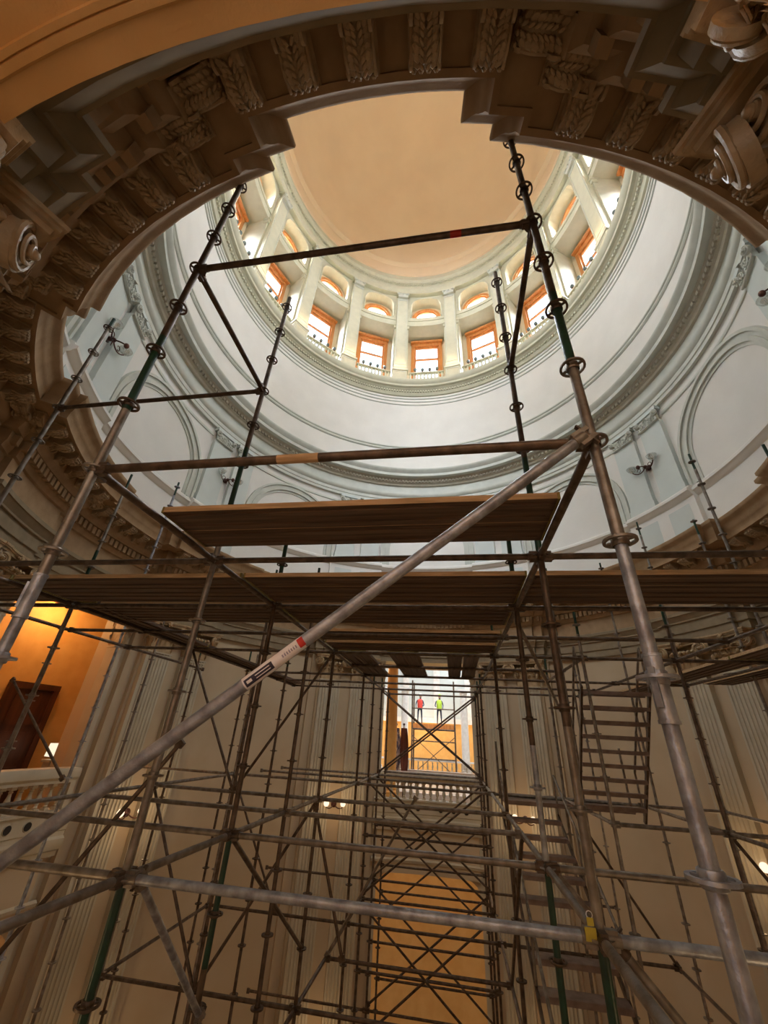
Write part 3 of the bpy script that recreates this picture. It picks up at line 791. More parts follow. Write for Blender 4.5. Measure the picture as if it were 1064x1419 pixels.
# ------------------------------------------------------------------ scaffold
def gx(i): return -1.93 + 1.3 * i
def gy(j): return 1.52 + 1.29 * j
def lv(k): return 4.7225 - .5 * k
TR = .0241
def rosette_mesh(mat, n=20):
    mb = MB()
    mb.lathe([(.030, -.022), (.033, -.018), (.033, .018), (.030, .022), (.0242, .022), (.0242, -.022)], 14, caps=False)
    mb.lathe([(.051, -.005), (.0635, -.005), (.0635, .005), (.051, .005), (.051, -.005)], n, caps=False)
    for i in range(4):
        r = Matrix.Rotation(i * PI / 2 + PI / 4, 3, 'Z'); mb.box(r @ Vector((.042, 0, 0)), (.028, .013, .009), r)
    return mb.mesh('rosette', M[mat], 40)
ROS = {m: rosette_mesh(m) for m in ('brown', 'steel', 'green', 'grey')}
_cache = {}
def seg_mesh(L, mat, r=TR, n=14):
    key = ('seg', round(L, 3), mat, r)
    if key not in _cache:
        mb = MB(); mb.tube((0, 0, 0), (0, 0, L), r, n); _cache[key] = mb.mesh('tube', M[mat], 40)
    return _cache[key]
def near_post(label, x, y, segs, k0, k1, spig=()):
    # segs: list of (k_from, k_to, material)
    zt = lv(segs[0][0]); t = thing('scaffold_post', label, 'scaffold post', (x, y, lv(segs[-1][1])), 0, 'scaffold posts')
    z0 = lv(segs[-1][1])
    for a, b, m in segs:
        put('tube', seg_mesh(lv(a) - lv(b), m), t, (0, 0, lv(b) - z0))
    for k in range(k0, k1 + 1):
        m = [s[2] for s in segs if s[0] <= k <= s[1]]
        if m: put('rosette', ROS['steel' if m[0] == 'steel' else 'brown' if m[0] != 'grey' else 'grey'], t, (0, 0, lv(k) - z0))
    for k, m in spig:
        mb = MB(); mb.tube((0, 0, -.10), (0, 0, .10), TR + .004, 14); mb.tube((0, 0, .095), (0, 0, .105), TR + .007, 14); mb.tube((0, 0, -.105), (0, 0, -.095), TR + .007, 14)
        mb.box((-.018, -.018, 0), (.02, .02, .12), Matrix.Rotation(PI / 4, 3, 'Z'))
        build(mb, 'spigot_sleeve', M[m], t, 40, loc=(0, 0, lv(k) - z0))
    return t
zb = 28.4     # level index of the rotunda floor
A = near_post('nearest left scaffold post, leaning line from the left edge up to the dark cornice', gx(0), gy(0), [(-.2, 3.2, 'brown'), (3.2, 4.7, 'brown'), (4.7, 6.1, 'green'), (6.1, 8.3, 'grey'), (8.3, zb, 'steel')], 0, 22, ((8.45, 'steel'),))  # brown upper lengths carry the backlit darkness in their colour
mb = MB(); mb.tube((0, 0, -.02), (0, 0, .02), TR + .0012, 14); o = build(mb, 'red_tape', M['red'], A, loc=(0, 0, lv(8.62) - lv(zb))); o['label'] = 'red tape band round the post'
B = near_post('nearest right scaffold post, silver and scratched at the bottom, in front of everything', gx(2), gy(0), [(-.2, 4.7, 'brown'), (4.7, 5.9, 'green'), (5.9, 8.0, 'grey'), (8.0, zb, 'steel')], 0, 22, ((9.06, 'steel'),))  # upper brown is backlight put into the colour, silver left below
Cp = near_post('second-row scaffold post passing the left end of the top wooden platform, green at its foot', gx(0), gy(1), [(-.4, 4.6, 'brown'), (4.6, 6.3, 'green'), (6.3, 11, 'grey'), (11, zb, 'green')], 0, 22)
Dp = near_post('second-row scaffold post behind the right end of the top wooden platform', gx(2), gy(1), [(-.4, 5.2, 'brown'), (5.2, 7, 'green'), (7, 9.2, 'brown'), (9.2, 11, 'grey'), (11, zb, 'green')], 0, 22)
Ep = near_post('second-row scaffold post at the far left, its tip against the blue-grey pilasters', gx(-2), gy(1), [(-.4, .0, 'green'), (0, 3.2, 'grey'), (3.2, 5.8, 'grey'), (5.8, zb, 'green')], 0, 22)
Fp = near_post('third-row scaffold post left of centre, green below the second joint', gx(0), gy(2), [(5.4, 7, 'green'), (7, 11, 'brown'), (11, 12.6, 'green'), (12.6, zb, 'brown')], 6, 22)
Gp = near_post('third-row pale scaffold post right of centre, just left of the lower stair', gx(2), gy(2), [(5.4, 7, 'green'), (7, 9.4, 'brown'), (9.4, 11, 'steel'), (11, 12.6, 'green'), (12.6, zb, 'brown')], 6, 22)
def far_mesh(zt, mat, tip):
    key = ('far', round(zt, 2), mat, tip)
    if key in _cache: return _cache[key]
    mb = MB(); z0 = -EYE
    mb.tube((0, 0, 0), (0, 0, zt - z0 - .35), TR, 8)
    k = math.ceil((4.7225 - zt) / .5)
    while lv(k) > z0 + .1:
        mb.lathe([(.03, -.02), (.033, 0), (.03, .02)], 8, (0, 0, lv(k) - z0)); mb.lathe([(.03, -.006), (.062, -.006), (.062, .006), (.03, .006)], 12, (0, 0, lv(k) - z0)); k += 1
    mb.cur = 1; mb.tube((0, 0, zt - z0 - .35), (0, 0, zt - z0), TR * (.85 if tip else 1), 8)
    _cache[key] = mb.mesh('scaffold_post', [M[mat], M['green' if tip else mat]], 40); return _cache[key]
rown = ['first', 'second', 'third', 'fourth', 'fifth', 'sixth', 'seventh', 'eighth', 'ninth', 'tenth']
def fpost(i, j, zt, mat='grey', tip=True, label=None, x=None, y=None):
    X = gx(i) if x is None else x; Y = gy(j) if y is None else y
    o = put('scaffold_post', far_mesh(zt, mat, tip), None, (X, Y, -EYE), 0, None, None, label, 'scaffold post', 'scaffold posts')
    return o
FP = [
 (-2, 2, 1.95, 'grey', 'thin post before the orange wall at left, right one of its close pair', None, None),
 (0, 0, 4.14, 'grey', 'scaffold post at left rising past the cornice, tip beside the dentil course', -5.92, 5.36),
 (0, 0, 4.85, 'steel', 'pale scaffold post at left, tip just left of the top platform', -6.02, 6.66),
 (0, 0, 2.6, 'grey', 'thin scaffold post by the left fluted pilasters, left of the big sloping tube', -6.3, 8.0),
 (0, 0, 1.9, 'brown', 'thin scaffold post on the fluted pilasters, right of the paler post near the left wall', -6.05, 9.3),
 (0, 0, 1.7, 'brown', 'dark post left of centre, first of the tight trio behind the sticker', -4.72, 9.26),
 (-1, 4, 2.7, 'brown', 'dark post left of centre, middle one of the tight trio behind the sticker', None, None),
 (-1, 5, 1.5, 'brown', 'slender dark post on the plain wall just right of the tight trio', None, None),
 (0, 3, 2.2, 'brown', 'fourth-row dark post on the left side of the centre bay', None, None),
 (0, 4, 1.6, 'brown', 'dark green-tipped post on the left side of the centre bay, fifth row', None, None),
 (0, 6, 1.6, 'brown', 'dark post between the two dim pilasters left of the far opening', None, None),
 (0, 7, 1.5, 'brown', 'post on the left jamb of the far opening, outermost of three', None, None),
 (0, 8, 1.5, 'brown', 'post on the left jamb of the far opening, middle of three', None, None),
 (0, 9, 1.4, 'brown', 'post just inside the far opening at its left, innermost of three', None, None),
 (2, 4, 1.7, 'brown', 'dark post just right of the far opening, nearer than the pair on its jamb', None, None),
 (2, 7, 1.5, 'brown', 'post on the right jamb of the far opening, outer of the pair', None, None),
 (2, 8, 1.5, 'brown', 'post on the right jamb of the far opening, inner of the pair', None, None),
 (2, 9, 1.4, 'brown', 'innermost thin post at the right side of the far opening', None, None),
 (3, 6, 1.7, 'grey', 'thin post before the carved capitals right of the far opening', None, None),
 (3, 5, 3.2, 'grey', 'thin post whose tip shows just above the deck, right of the platform end', None, None),
 (3, 4, 1.93, 'grey', 'post with a bright green tip at the left of the upper stair', None, None),
 (0, 0, 2.2, 'grey', 'thin post behind the upper stair, left of the green-tipped one', 3.23, 11.8),
 (0, 0, 3.86, 'grey', 'thin post behind the stair top, tip against the cream wall', 3.53, 9.3),
 (4, 4, 2.06, 'brown', 'green-tipped post right of the upper stair, behind the nearest right post', None, None),
 (5, 6, 4.9, 'grey', 'thin scaffold post in line with the big right cornice, beside the nearest right post', None, None),
 (0, 0, 4.9, 'grey', 'tall green-tipped post in front of the arch moulding at right', 4.5, 6.6),
 (0, 0, 4.26, 'grey', 'scaffold post low before the right cornice, between two taller posts', 5.03, 8.0),
 (0, 0, 4.1, 'grey', 'scaffold post tip at the right edge under the big arch panel', 4.7, 5.38),
]
for i, j, zt, mat, lab, X, Y in FP: fpost(i, j, zt, mat, True, lab, X, Y)
# extra posts outside the grid's near corner that carry the ledgers
fpost(4, 1, 2.0, 'grey', True, 'second-row post off the right-hand side carrying the long tubes'); fpost(4, 2, 2.0, 'grey', True, 'third-row post off the right-hand side carrying the long tubes')
fpost(-2, 4, 1.6, 'grey', True, 'fifth-row post before the smooth wall at left'); fpost(-2, 6, 1.6, 'grey', False, 'seventh-row post before the smooth wall at left')

def orient(p0, p1):
    d = (Vector(p1) - Vector(p0)); q = d.to_track_quat('X', 'Z'); return q.to_euler()
def bar_mesh(L, mat, near, r):
    key = ('bar', round(L, 3), mat, near, r)
    if key in _cache: return _cache[key]
    n = 14 if near else 8; a = .045
    if near:
        mb = MB(); mb.tube((a, 0, 0), (L - a, 0, 0), r, n); t = mb.mesh('tube', M[mat], 40)
        mb = MB(); mb.prism([(-.03, -.042), (.055, -.034), (.075, -.02), (.075, .02), (.055, .034), (-.03, .042), (-.03, .012), (.004, .012), (.004, -.012), (-.03, -.012)], -.017, .017, 'y') if False else mb.box((.05, 0, 0), (.055, .036, .076))
        mb.box((.012, 0, .024), (.05, .03, .022)); mb.box((.012, 0, -.024), (.05, .03, .022)); mb.tube((.03, 0, 0), (.09, 0, 0), r + .004, n)
        h = mb.mesh('end_bracket', M['brown' if mat != 'steel' else 'grey'], 30)
        mb = MB(); mb.box((.012, 0, .0), (.009, .022, .13)); w = mb.mesh('wedge', M['brown'], 30)
        _cache[key] = (t, h, w)
    else:
        mb = MB(); mb.tube((.03, 0, 0), (L - .03, 0, 0), r, n)
        for x in (.04, L - .04): mb.box((x, 0, 0), (.06, .036, .075))
        _cache[key] = mb.mesh('scaffold_tube', M[mat], 40)
    return _cache[key]
def bar(p0, p1, mat, label, near=False, name='ledger_tube', cat='scaffold tube', group='horizontal scaffold tubes', r=TR):
    p0, p1 = Vector(p0), Vector(p1); L = (p1 - p0).length; e = orient(p0, p1)
    me = bar_mesh(L, mat, near, r)
    if near:
        t = thing(name, label, cat, p0, 0, group, rot=e)
        put('tube', me[0], t); put('end_bracket', me[1], t); put('end_bracket', me[1], t, (L, 0, 0), PI)
        put('wedge', me[2], t); put('wedge', me[2], t, (L, 0, 0), PI)
        return t
    return put(name, me, None, p0, 0, e, None, label, cat, group)
bayn = {-4: 'outermost left bay', -3: 'far left bay', -2: 'left bay', -1: 'left half bay', 0: 'centre bay', 2: 'right bay', 3: 'right half bay', 4: 'far right bay', 5: 'outer right bay', 6: 'outermost right bay'}
lvn = {3: 'top level', 7: 'deck level', 11: 'first level below deck', 15: 'second level below deck', 19: 'lowest visible level'}
mats = {7: 'brown', 11: 'grey', 15: 'brown', 19: 'brown', 3: 'brown'}
def xl(j, i0, i1, k, mat=None, near=None, label=None):
    nr = (j <= 2) if near is None else near
    m = mat or mats[k]
    lab = label or 'crosswise scaffold tube at the %s, %s, %s post row' % (lvn[k], bayn[i0], rown[j])
    return bar((gx(i0), gy(j), lv(k)), (gx(i1), gy(j), lv(k)), m, lab, nr)
def yl(i, j0, j1, k, mat=None, near=None, label=None):
    nr = (j0 <= 1) if near is None else near
    side = {-4: 'outermost left line', -3: 'outer left line', -2: 'left line', 0: 'left side of centre bay', 2: 'right side of centre bay', 3: 'stair line', 4: 'right line', 5: 'outer right line'}[i]
    lab = label or 'lengthwise scaffold tube, %s, %s, from %s post row' % (lvn[k], side, rown[j0])
    return bar((gx(i), gy(j0), lv(k)), (gx(i), gy(j1), lv(k)), mat or mats[k], lab, nr)
# top level
xl(0, 0, 2, 3, label='topmost crosswise tube crossing in front of the dome, red mark near its right end')
xl(0, 0, 2, 7, label='thick crosswise tube just above the top platform, with a tan patch')
xl(1, -2, 0, 3, label='crosswise tube from the left dark cornice to the second-row post')
yl(0, 0, 1, 3, label='short dark tube sloping down in view from the left post to the second row')
yl(2, 0, 1, 3, label='short dark tube dropping in view from the right post to the second row')
yl(0, 0, 1, 7, label='dark lengthwise tube carrying the left end of the top platform')
yl(2, 0, 1, 7, label='dark lengthwise tube carrying the right end of the top platform')
# deck level
for j, cells in {1: ((-3, -2), (-2, 0), (0, 2), (2, 4), (4, 5)), 2: ((-3, -2), (-2, 0), (0, 2), (2, 4), (4, 5)), 3: ((-3, -2), (-2, 0), (0, 2), (2, 4)), 4: ((-3, -2), (-2, 0), (0, 2), (2, 3), (3, 4), (4, 5)),
                 5: ((0, 2), (2, 3)), 6: ((-2, 0), (0, 2), (2, 4), (4, 5)), 7: ((-2, 0), (0, 2), (2, 4)), 8: ((-2, 0), (0, 2), (2, 4)), 9: ((0, 2),)}.items():
    for a, b in cells: xl(j, a, b, 7)
for i, js in {0: ((1, 2), (2, 4), (4, 6), (6, 8), (8, 9)), 2: ((1, 2), (2, 4), (4, 6), (6, 8), (8, 9)), -2: ((1, 2), (2, 4), (4, 6), (6, 8)), 4: ((1, 2), (2, 4), (4, 6), (6, 8)), 5: ((4, 6),), -3: ((2, 4), (4, 6)), 3: ((4, 6),)}.items():
    for a, b in js: yl(i, a, b, 7)
# first level below
for j, cells in {0: (), 1: ((-2, 0), (0, 2), (2, 4)), 2: ((-2, 0), (0, 2), (2, 4), (4, 5)), 3: ((0, 2), (-2, 0)), 4: ((-2, 0), (0, 2), (3, 4), (4, 5)), 6: ((-4, -2), (-2, 0), (0, 2), (2, 4), (4, 5)), 7: ((-2, 0), (0, 2)), 8: ((0, 2), (-2, 0)), 9: ((0, 2),)}.items():
    for a, b in cells: xl(j, a, b, 11, mat='steel' if j == 1 and a >= 0 else None)
for i, js in {0: ((0, 1), (1, 2), (2, 4), (4, 6), (6, 8)), 2: ((0, 1), (1, 2), (2, 4), (4, 6), (6, 8)), -2: ((1, 2), (2, 4), (4, 6)), 4: ((1, 2), (2, 4), (4, 6)), 5: ((4, 6),), 3: ((4, 6),)}.items():
    for a, b in js: yl(i, a, b, 11)
for j, cells in {3: ((0, 2),), 4: ((-2, 0), (0, 2), (2, 4)), 5: ((0, 2),), 6: ((-2, 0), (0, 2), (2, 4)), 7: ((0, 2),), 8: ((-2, 0), (0, 2), (2, 4)), 9: ((0, 2),)}.items():
    for a, b in cells: xl(j, a, b, 15)
for i, js in {0: ((3, 4), (4, 6), (6, 8)), 2: ((3, 4), (4, 6), (6, 8)), -2: ((4, 6),), 4: ((4, 6),)}.items():
    for a, b in js: yl(i, a, b, 15)
for j, cells in {5: ((0, 2),), 6: ((0, 2), (-2, 0)), 7: ((0, 2),), 8: ((0, 2), (-2, 0)), 9: ((0, 2),)}.items():
    for a, b in cells: xl(j, a, b, 19)
# intermediate rails in the far face of the tower
for j, k in ((7, 13), (8, 13), (9, 16), (7, 17), (8, 17)):
    bar((gx(0), gy(j), lv(k)), (gx(2), gy(j), lv(k)), 'brown', 'thin intermediate rail across the far tower, %s row, %s' % (rown[j], {13: 'just above the lower lit opening', 16: 'across the lower lit opening', 17: 'low across the lower lit opening'}[k]))
# braces
def brace(p0, p1, mat, label, near=False, r=.021): return bar(p0, p1, mat, label, near, 'diagonal_brace', 'scaffold brace', 'diagonal scaffold braces', r)
G = (gx, gy, lv)
def gp(i, j, k, dy=0.0, dx=0.0): return (gx(i) + dx, gy(j) + dy, lv(k))
big = brace((gx(2) - .03, gy(0) - .052, lv(7) + .01), (gx(0), gy(0) - .052, lv(11) - .0), 'steel', 'big silver diagonal tube across the foreground carrying a white and black sticker', True, .0241)
brace((-7.9, 6.62, .62), (-6.06, 6.62, lv(11) - .03), 'brown', 'dark diagonal at the left edge crossing the wooden door')
brace(gp(0, 1, 11, .05, .06), gp(0, 2, 13.1, -.02, .06), 'steel', 'silver diagonal tube running down from the lower left joint to the bottom edge', True)
brace(gp(2, 1, 11, .05, .06), (gx(2) + 1.9, gy(1) + .05, lv(15)), 'grey', 'diagonal tube going down from the lower right joint beside the green foot', True)
brace(gp(2, 2, 11, .04, .04), (gx(3), gy(2) + .04, lv(13.6)), 'grey', 'diagonal tube from the third-row joint down past the lower stair')
brace(gp(-2, 2, 15), (-2.6, gy(2), -.1), 'brown', 'dark diagonal across the lower left, rising toward the left fluted pilasters')
brace(gp(-2, 4, 7), gp(-1, 4, 11), 'brown', 'steep thin diagonal on the smooth wall at left, leaning right downward')
brace(gp(-1, 4, 11), gp(0, 4, 7), 'brown', 'thin diagonal rising to the right on the smooth wall left of centre')
brace((-1.96, gy(4), -.85), (-1.40, gy(4), -2.35), 'brown', 'steep dark diagonal below the green-tinted fifth-row post')
brace(gp(-2, 6, 11), gp(-1, 6, 15), 'brown', 'steep diagonal low on the smooth wall at left')
brace(gp(-2, 4, 11), gp(-1, 4, 15), 'brown', 'long steep diagonal low at left, beside the lit pilaster edge')
brace(gp(-1, 4, 15), gp(0, 4, 11), 'brown', 'thin rising diagonal low on the smooth wall left of centre')
brace(gp(0, 5, 15), gp(1, 5, 11), 'grey', 'faint diagonal rising toward the far balustrade band')
for j, ks in ((8, ((7, 11), (11, 15), (15, 19))), (7, ((11, 15), (15, 19))), (9, ((7, 11), (13, 17)))):
    for ka, kb in ks:
        for s in (0, 1):
            a, b = (0, 2) if s == 0 else (2, 0)
            brace((gx(a), gy(j) - .04 + .08 * s, lv(ka) - .05), (gx(b), gy(j) - .04 + .08 * s, lv(kb) + .05), 'brown', 'diagonal of the X across the %s, falling to the %s, %s row' % ({7: 'upper far opening', 11: 'round-vent band', 13: 'lower lintel', 15: 'lower lit opening'}[ka], 'right' if s == 0 else 'left', rown[j]))
brace(gp(2, 3, 11), gp(2, 5, 15), 'brown', 'lengthwise diagonal on the right side of the tower, lower lift')
brace(gp(0, 2, 11), gp(0, 4, 14), 'brown', 'lengthwise diagonal on the left side of the tower, lower lift')
brace((gx(4), gy(3), lv(13)), (gx(5), gy(4), lv(17)), 'brown', 'dark diagonal low at right between the stair and the fluted pilasters')
brace((gx(4), gy(4), lv(11)), (gx(5), gy(4), lv(15)), 'brown', 'diagonal falling to the right behind the nearest right post')
brace((gx(4), gy(4), lv(15)), (gx(5), gy(4), lv(11)), 'brown', 'diagonal rising to the right behind the nearest right post')
brace((gx(3), gy(6), lv(11)), (gx(4), gy(6), lv(15)), 'brown', 'thin diagonal on the plain wall right of the lower stair')
brace((gx(2), gy(2) + .1, lv(7.2)), (gx(3), gy(5), lv(9)), 'grey', 'long thin diagonal beside the left string of the upper stair')

# details on the near tubes: sticker, tapes, tag
bd = (Vector((gx(0), gy(0) - .052, lv(11))) - Vector((gx(2) - .03, gy(0) - .052, lv(7) + .01))); bl = bd.length
def patch(mb, x0, x1, a0, a1, r, n=10):
    rows = []
    for x in (x0, x1): rows.append([(x, r * math.cos(a0 + (a1 - a0) * i / n), r * math.sin(a0 + (a1 - a0) * i / n)) for i in range(n + 1)])
    mb.grid(rows)
# the camera's direction in the brace's own frame
mw = Matrix.Translation(big.location) @ big.rotation_euler.to_matrix().to_4x4()
def tpar(xw): return (xw - big.location.x) / (bd.normalized().x)
cpos = mw.inverted() @ Vector((0, 0, 0))
s0, s1 = tpar(-.545), tpar(-.745)
am = math.atan2(cpos.z, cpos.y)
mb = MB(); patch(mb, s0, s1, am - 1.15, am + 1.15, .0248); o = build(mb, 'sticker', M['white'], big, 40); o['label'] = 'white sticker with a black-bordered block and small grey lettering'
mb = MB(); sm = s0 + (s1 - s0) * .52; patch(mb, sm, s1 - .006, am - .62, am + .55, .0252)
build(mb, 'black_block', M['ink'], o, 40)
mb = MB()
for i in range(2): patch(mb, sm + .012, s1 - .05, am - .30 + i * .42, am - .18 + i * .42, .0255)
for i in range(8):
    t = math.pi * 2 * i / 8
patch(mb, s1 - .035, s1 - .014, am - .2, am + .22, .0255); build(mb, 'block_lettering', M['white'], o, 40)
mb = MB()
for i in range(7):
    xx = s0 + .028 + i * .0095; patch(mb, xx, xx + .0055, am - .15, am + .30, .0252, 4)
    if i % 2: patch(mb, xx, xx + .003, am + .38, am + .46, .0252, 3)
build(mb, 'sticker_lettering', surf('grey_ink', (.30, .28, .36), None), o, 40)
mb = MB(); patch(mb, s0 - .004, s0 + .02, am - .55, am + .95, .0256); o2 = build(mb, 'red_mark', M['red'], o, 40); o2['label'] = 'red corner mark'
def tape(L0, rot, loc, mat, ln, name):
    pass
top = bpy.data.objects['ledger_tube']
mb = MB(); mb.tube((2.02, 0, 0), (2.10, 0, 0), .0247, 14); o = build(mb, 'red_tape', M['red'], top); o['label'] = 'faded red tape band'
top2 = bpy.data.objects['ledger_tube.001']
mb = MB(); mb.tube((1.08, 0, 0), (1.30, 0, 0), .0247, 14); o = build(mb, 'tan_patch', M['plankend'], top2); o['label'] = 'tan bare patch on the tube'
t = thing('plastic_tag', 'small yellow plastic tag at the lower right joint of the second-row post', 'tag', (gx(2) - .05, gy(1) - .035, lv(11) + .02))
mb = MB(); mb.box((0, 0, 0), (.05, .006, .05)); mb.box((.005, 0, .045), (.03, .006, .03)); build(mb, 'tag_plate', M['yellow'], t)
mb = MB(); mb.torus((.005, 0, .07), .014, .002, 12, 5, Matrix.Rotation(PI / 2, 3, 'X')); build(mb, 'tie_loop', M['white'], t)

# boards
def board_mesh(L, w, axis, near):
    key = ('board', round(L, 3), w, axis)
    if key in _cache: return _cache[key]
    mb = MB(); th = .042
    d = (L - .02, w, th) if axis == 'x' else (w, L - .02, th)
    mb.box((0, 0, th / 2), d)
    for s in (-1, 1):          # worn steel cleat strips below
        if axis == 'x': mb.box((0, s * w * .28, -.006), (L - .1, w * .16, .012))
        else: mb.box((s * w * .28, 0, -.006), (w * .16, L - .1, .012))
    a = mb.mesh('board', M['plank' if axis == 'x' else 'planky'], 20)
    e = MB()
    if axis == 'x': e.box((0, 0, th / 2), (.016, w + .004, th + .004))
    else: e.box((0, 0, th / 2), (w + .004, .016, th + .004))
    b = e.mesh('end_band', M['dullyellow'], 20)
    f = MB()
    if axis == 'x': f.box((0, -w / 2 - .0, th / 2), (L - .03, .006, th - .002))
    else: f.box((-w / 2, 0, th / 2), (.006, L - .03, th - .002))
    c = f.mesh('sawn_edge', M['plankend'], 20)
    _cache[key] = (a, b, c); return _cache[key]
BZ = lv(7) + TR + .014
def board(x, y, L, w, axis, label, group, full=True):
    a, b, c = board_mesh(L, w, axis, full)
    t = thing('scaffold_board', label, 'scaffold board', (x, y, BZ), 0, group)
    put('plank', a, t); put('sawn_edge', c, t)
    for s in (-1, 1): put('end_band', b, t, (s * (L / 2 - .006), 0, 0) if axis == 'x' else (0, s * (L / 2 - .006), 0))
def xboards(i0, i1, ys, w, desc, group):
    n = len(ys)
    for q, y in enumerate(ys):
        pos = ['nearest', 'second', 'third', 'fourth', 'fifth'][q] if n > 1 else 'only'
        board((gx(i0) + gx(i1)) / 2, y, (i1 - i0) * 1.3 - .03, w, 'x', '%s board from the camera in the %s' % (pos, desc), group)
xboards(0, 2, (2.20, 2.48), .27, 'top centre platform over the big silver diagonal', 'boards of the first platform')
for a, b, nm in ((-3.3, -2, 'far left'), (-2, 0, 'left'), (0, 2, 'centre'), (2, 4, 'right'), (4, 5, 'far right')):
    xboards(a, b, (3.42, 3.68, 3.94), .25, 'long second walkway, %s bay' % nm, 'boards of the long second walkway')
xboards(-2, 0, (4.30, 4.56, 4.82), .25, 'third walkway, left bay', 'boards of the third walkway'); xboards(0, 2, (4.28, 4.54, 4.80), .25, 'third walkway, centre bay', 'boards of the third walkway')
xboards(0, 2, (5.50, 5.76), .25, 'fourth walkway, centre bay', 'boards of the fourth walkway'); xboards(0, 2, (6.22, 6.50), .25, 'fifth walkway, centre bay', 'boards of the fifth walkway')
for q, (x, nm) in enumerate(((-1.80, 'leftmost lengthwise board over the far end of the tower'), (-1.53, 'lengthwise board second from the left at the far end'), (-.92, 'lengthwise board left of the middle at the far end'), (-.66, 'lengthwise board in the middle at the far end'), (.06, 'lengthwise board right of the middle at the far end'), (.34, 'rightmost lengthwise board over the far end of the tower'))):
    board(x, (gy(4) + gy(6.3)) / 2 + .05, gy(6.3) - gy(4) - .05, .25, 'y', nm, 'lengthwise boards over the far end')
for i, (j0, j1) in enumerate(((2, 4), (4, 6), (6, 8))):
    for x in (-4.62, -4.36): board(x, (gy(j0) + gy(j1)) / 2, 2.55, .25, 'y', 'lengthwise board of the left side walkway, %s bay, %s one' % (('near', 'middle', 'far')[i], 'wall-side' if x < -4.5 else 'inner'), 'boards of the left side walkway')
for i, (j0, j1) in enumerate(((2.5, 4), (4, 6), (6, 7.6))):
    for x in (4.10, 4.36): board(x, (gy(j0) + gy(j1)) / 2, (gy(j1) - gy(j0)) - .03, .25, 'y', 'lengthwise board of the right side walkway, %s bay, %s one' % (('near', 'middle', 'far')[i], 'wall-side' if x > 4.2 else 'inner'), 'boards of the right side walkway')
for x in (5.00, 5.26): board(x, (gy(4) + gy(6)) / 2, 2.55, .25, 'y', 'lengthwise board by the right wall below the carved capitals, %s one' % ('inner' if x < 5.1 else 'outer'), 'boards of the right side walkway')

# stair flights
def stair(label, x0, x1, ya, za, yb, zb_, n):
    t = thing('scaffold_stair', label, 'stair', (x0, ya, za))
    for x in (0, x1 - x0):
        mb = MB(); d = Vector((0, yb - ya, zb_ - za)); L = d.length; q = d.to_track_quat('X', 'Z').to_matrix()
        mb.box(Vector((x, 0, -.05)) + d / 2, (L + .1, .03, .06), q); build(mb, 'string', M['brown'], t)
        mb = MB(); mb.tube(Vector((x, 0, .55)), Vector((x, 0, .55)) + d, .018, 8)
        for i in range(4): p = d * (i / 3); mb.tube(p + Vector((x, 0, 0)), p + Vector((x, 0, .55)), .016, 8)
        build(mb, 'handrail', M['grey'], t)
    key = ('tread', round(x1 - x0, 3))
    if key not in _cache:
        mb = MB(); mb.box(((x1 - x0) / 2, 0, 0), (x1 - x0 - .02, .20, .03)); mb.box(((x1 - x0) / 2, -.1, -.012), (x1 - x0 - .02, .012, .05)); mb.box(((x1 - x0) / 2, .1, -.012), (x1 - x0 - .02, .012, .05))
        _cache[key] = mb.mesh('tread', M['tread'], 20)
    for i in range(n):
        f = (i + .5) / n; put('tread', _cache[key], t, (0, (yb - ya) * f, (zb_ - za) * f))
stair('upper flight of steel scaffold stairs on the right, under the right walkway', 1.88, 2.80, 6.7, .85, 7.95, -.80, 9)
stair('lower flight of grey steel scaffold stairs right of the tower, descending toward the camera', .80, 1.72, 8.75, -.95, 5.3, -2.85, 11)
mb = MB(); mb.box((0, 0, 0), (2.1, 1.3, .04))
for i in range(7): mb.box((0, -.6 + .2 * i, -.03), (2.1, .03, .03))
t = thing('stair_landing', 'steel landing deck between the two stair flights, beside the far opening', 'landing', (1.9, 9.35, -.82)); build(mb, 'landing_deck', M['tread'], t)
for x in (-1.1, 1.1):
    mb = MB(); mb.tube((x, -.3, 0), (x, -.3, .9), .02, 8); build(mb, 'guard_post', M['grey'], t)

# ------------------------------------------------------------------ atrium beyond the far opening
def sbox(name, c, d, mat):
    mb = MB(); mb.box(c, d); return struct(mb, name, M[mat], 0)
sbox('floor_atrium_far', (0, 34, -2.06), (20, 6, .12), 'marble')
sbox('wall_atrium_far', (0, 37, -.3), (20, .3, 3.5), 'orange')
sbox('wall_atrium_far_upper', (0, 37.05, 5.8), (20, .3, 8.8), 'panel')
sbox('trim_atrium_far', (0, 36.8, 1.55), (20, .3, .35), 'marble')
for q in range(6): sbox('trim_atrium_pilaster', (-6.5 + 2.6 * q, 36.85, 5.4), (.5, .25, 7.4), 'marble')
sbox('wall_atrium_left', (-9, 27, 2), (.3, 20, 16), 'cream')
sbox('wall_atrium_right', (9, 27, 2), (.3, 20, 16), 'cream')
sbox('floor_atrium', (0, 26, -9.7), (20, 24, .2), 'floor')
sbox('wall_atrium_lower', (0, 31.1, -5.9), (20, .3, 7.6), 'lower')
sbox('wall_atrium_near_left', (-7.1, 16.8, 4.5), (7, .3, 13), 'cream')
sbox('wall_atrium_near_right', (5.5, 16.8, 4.5), (7, .3, 13), 'cream')
sbox('wall_atrium_near_top', (0, 16.8, 7.2), (20, .3, 7.2), 'cream')
sbox('ceiling_gallery_far', (0, 17.9, 3.3), (20, 3.0, .15), 'orange')
sbox('ceiling_atrium', (-6.5, 27, 10.05), (7, 20, .2), 'cream'); sbox('ceiling_atrium_right', (6.5, 27, 10.05), (7, 20, .2), 'cream')
mb = MB()
for i in range(11): mb.box((0, 18 + 1.8 * i, 10.05), (6.2, .1, .12))
for i in range(5): mb.box((-3 + 1.5 * i, 27, 10.05), (.08, 18.4, .1))
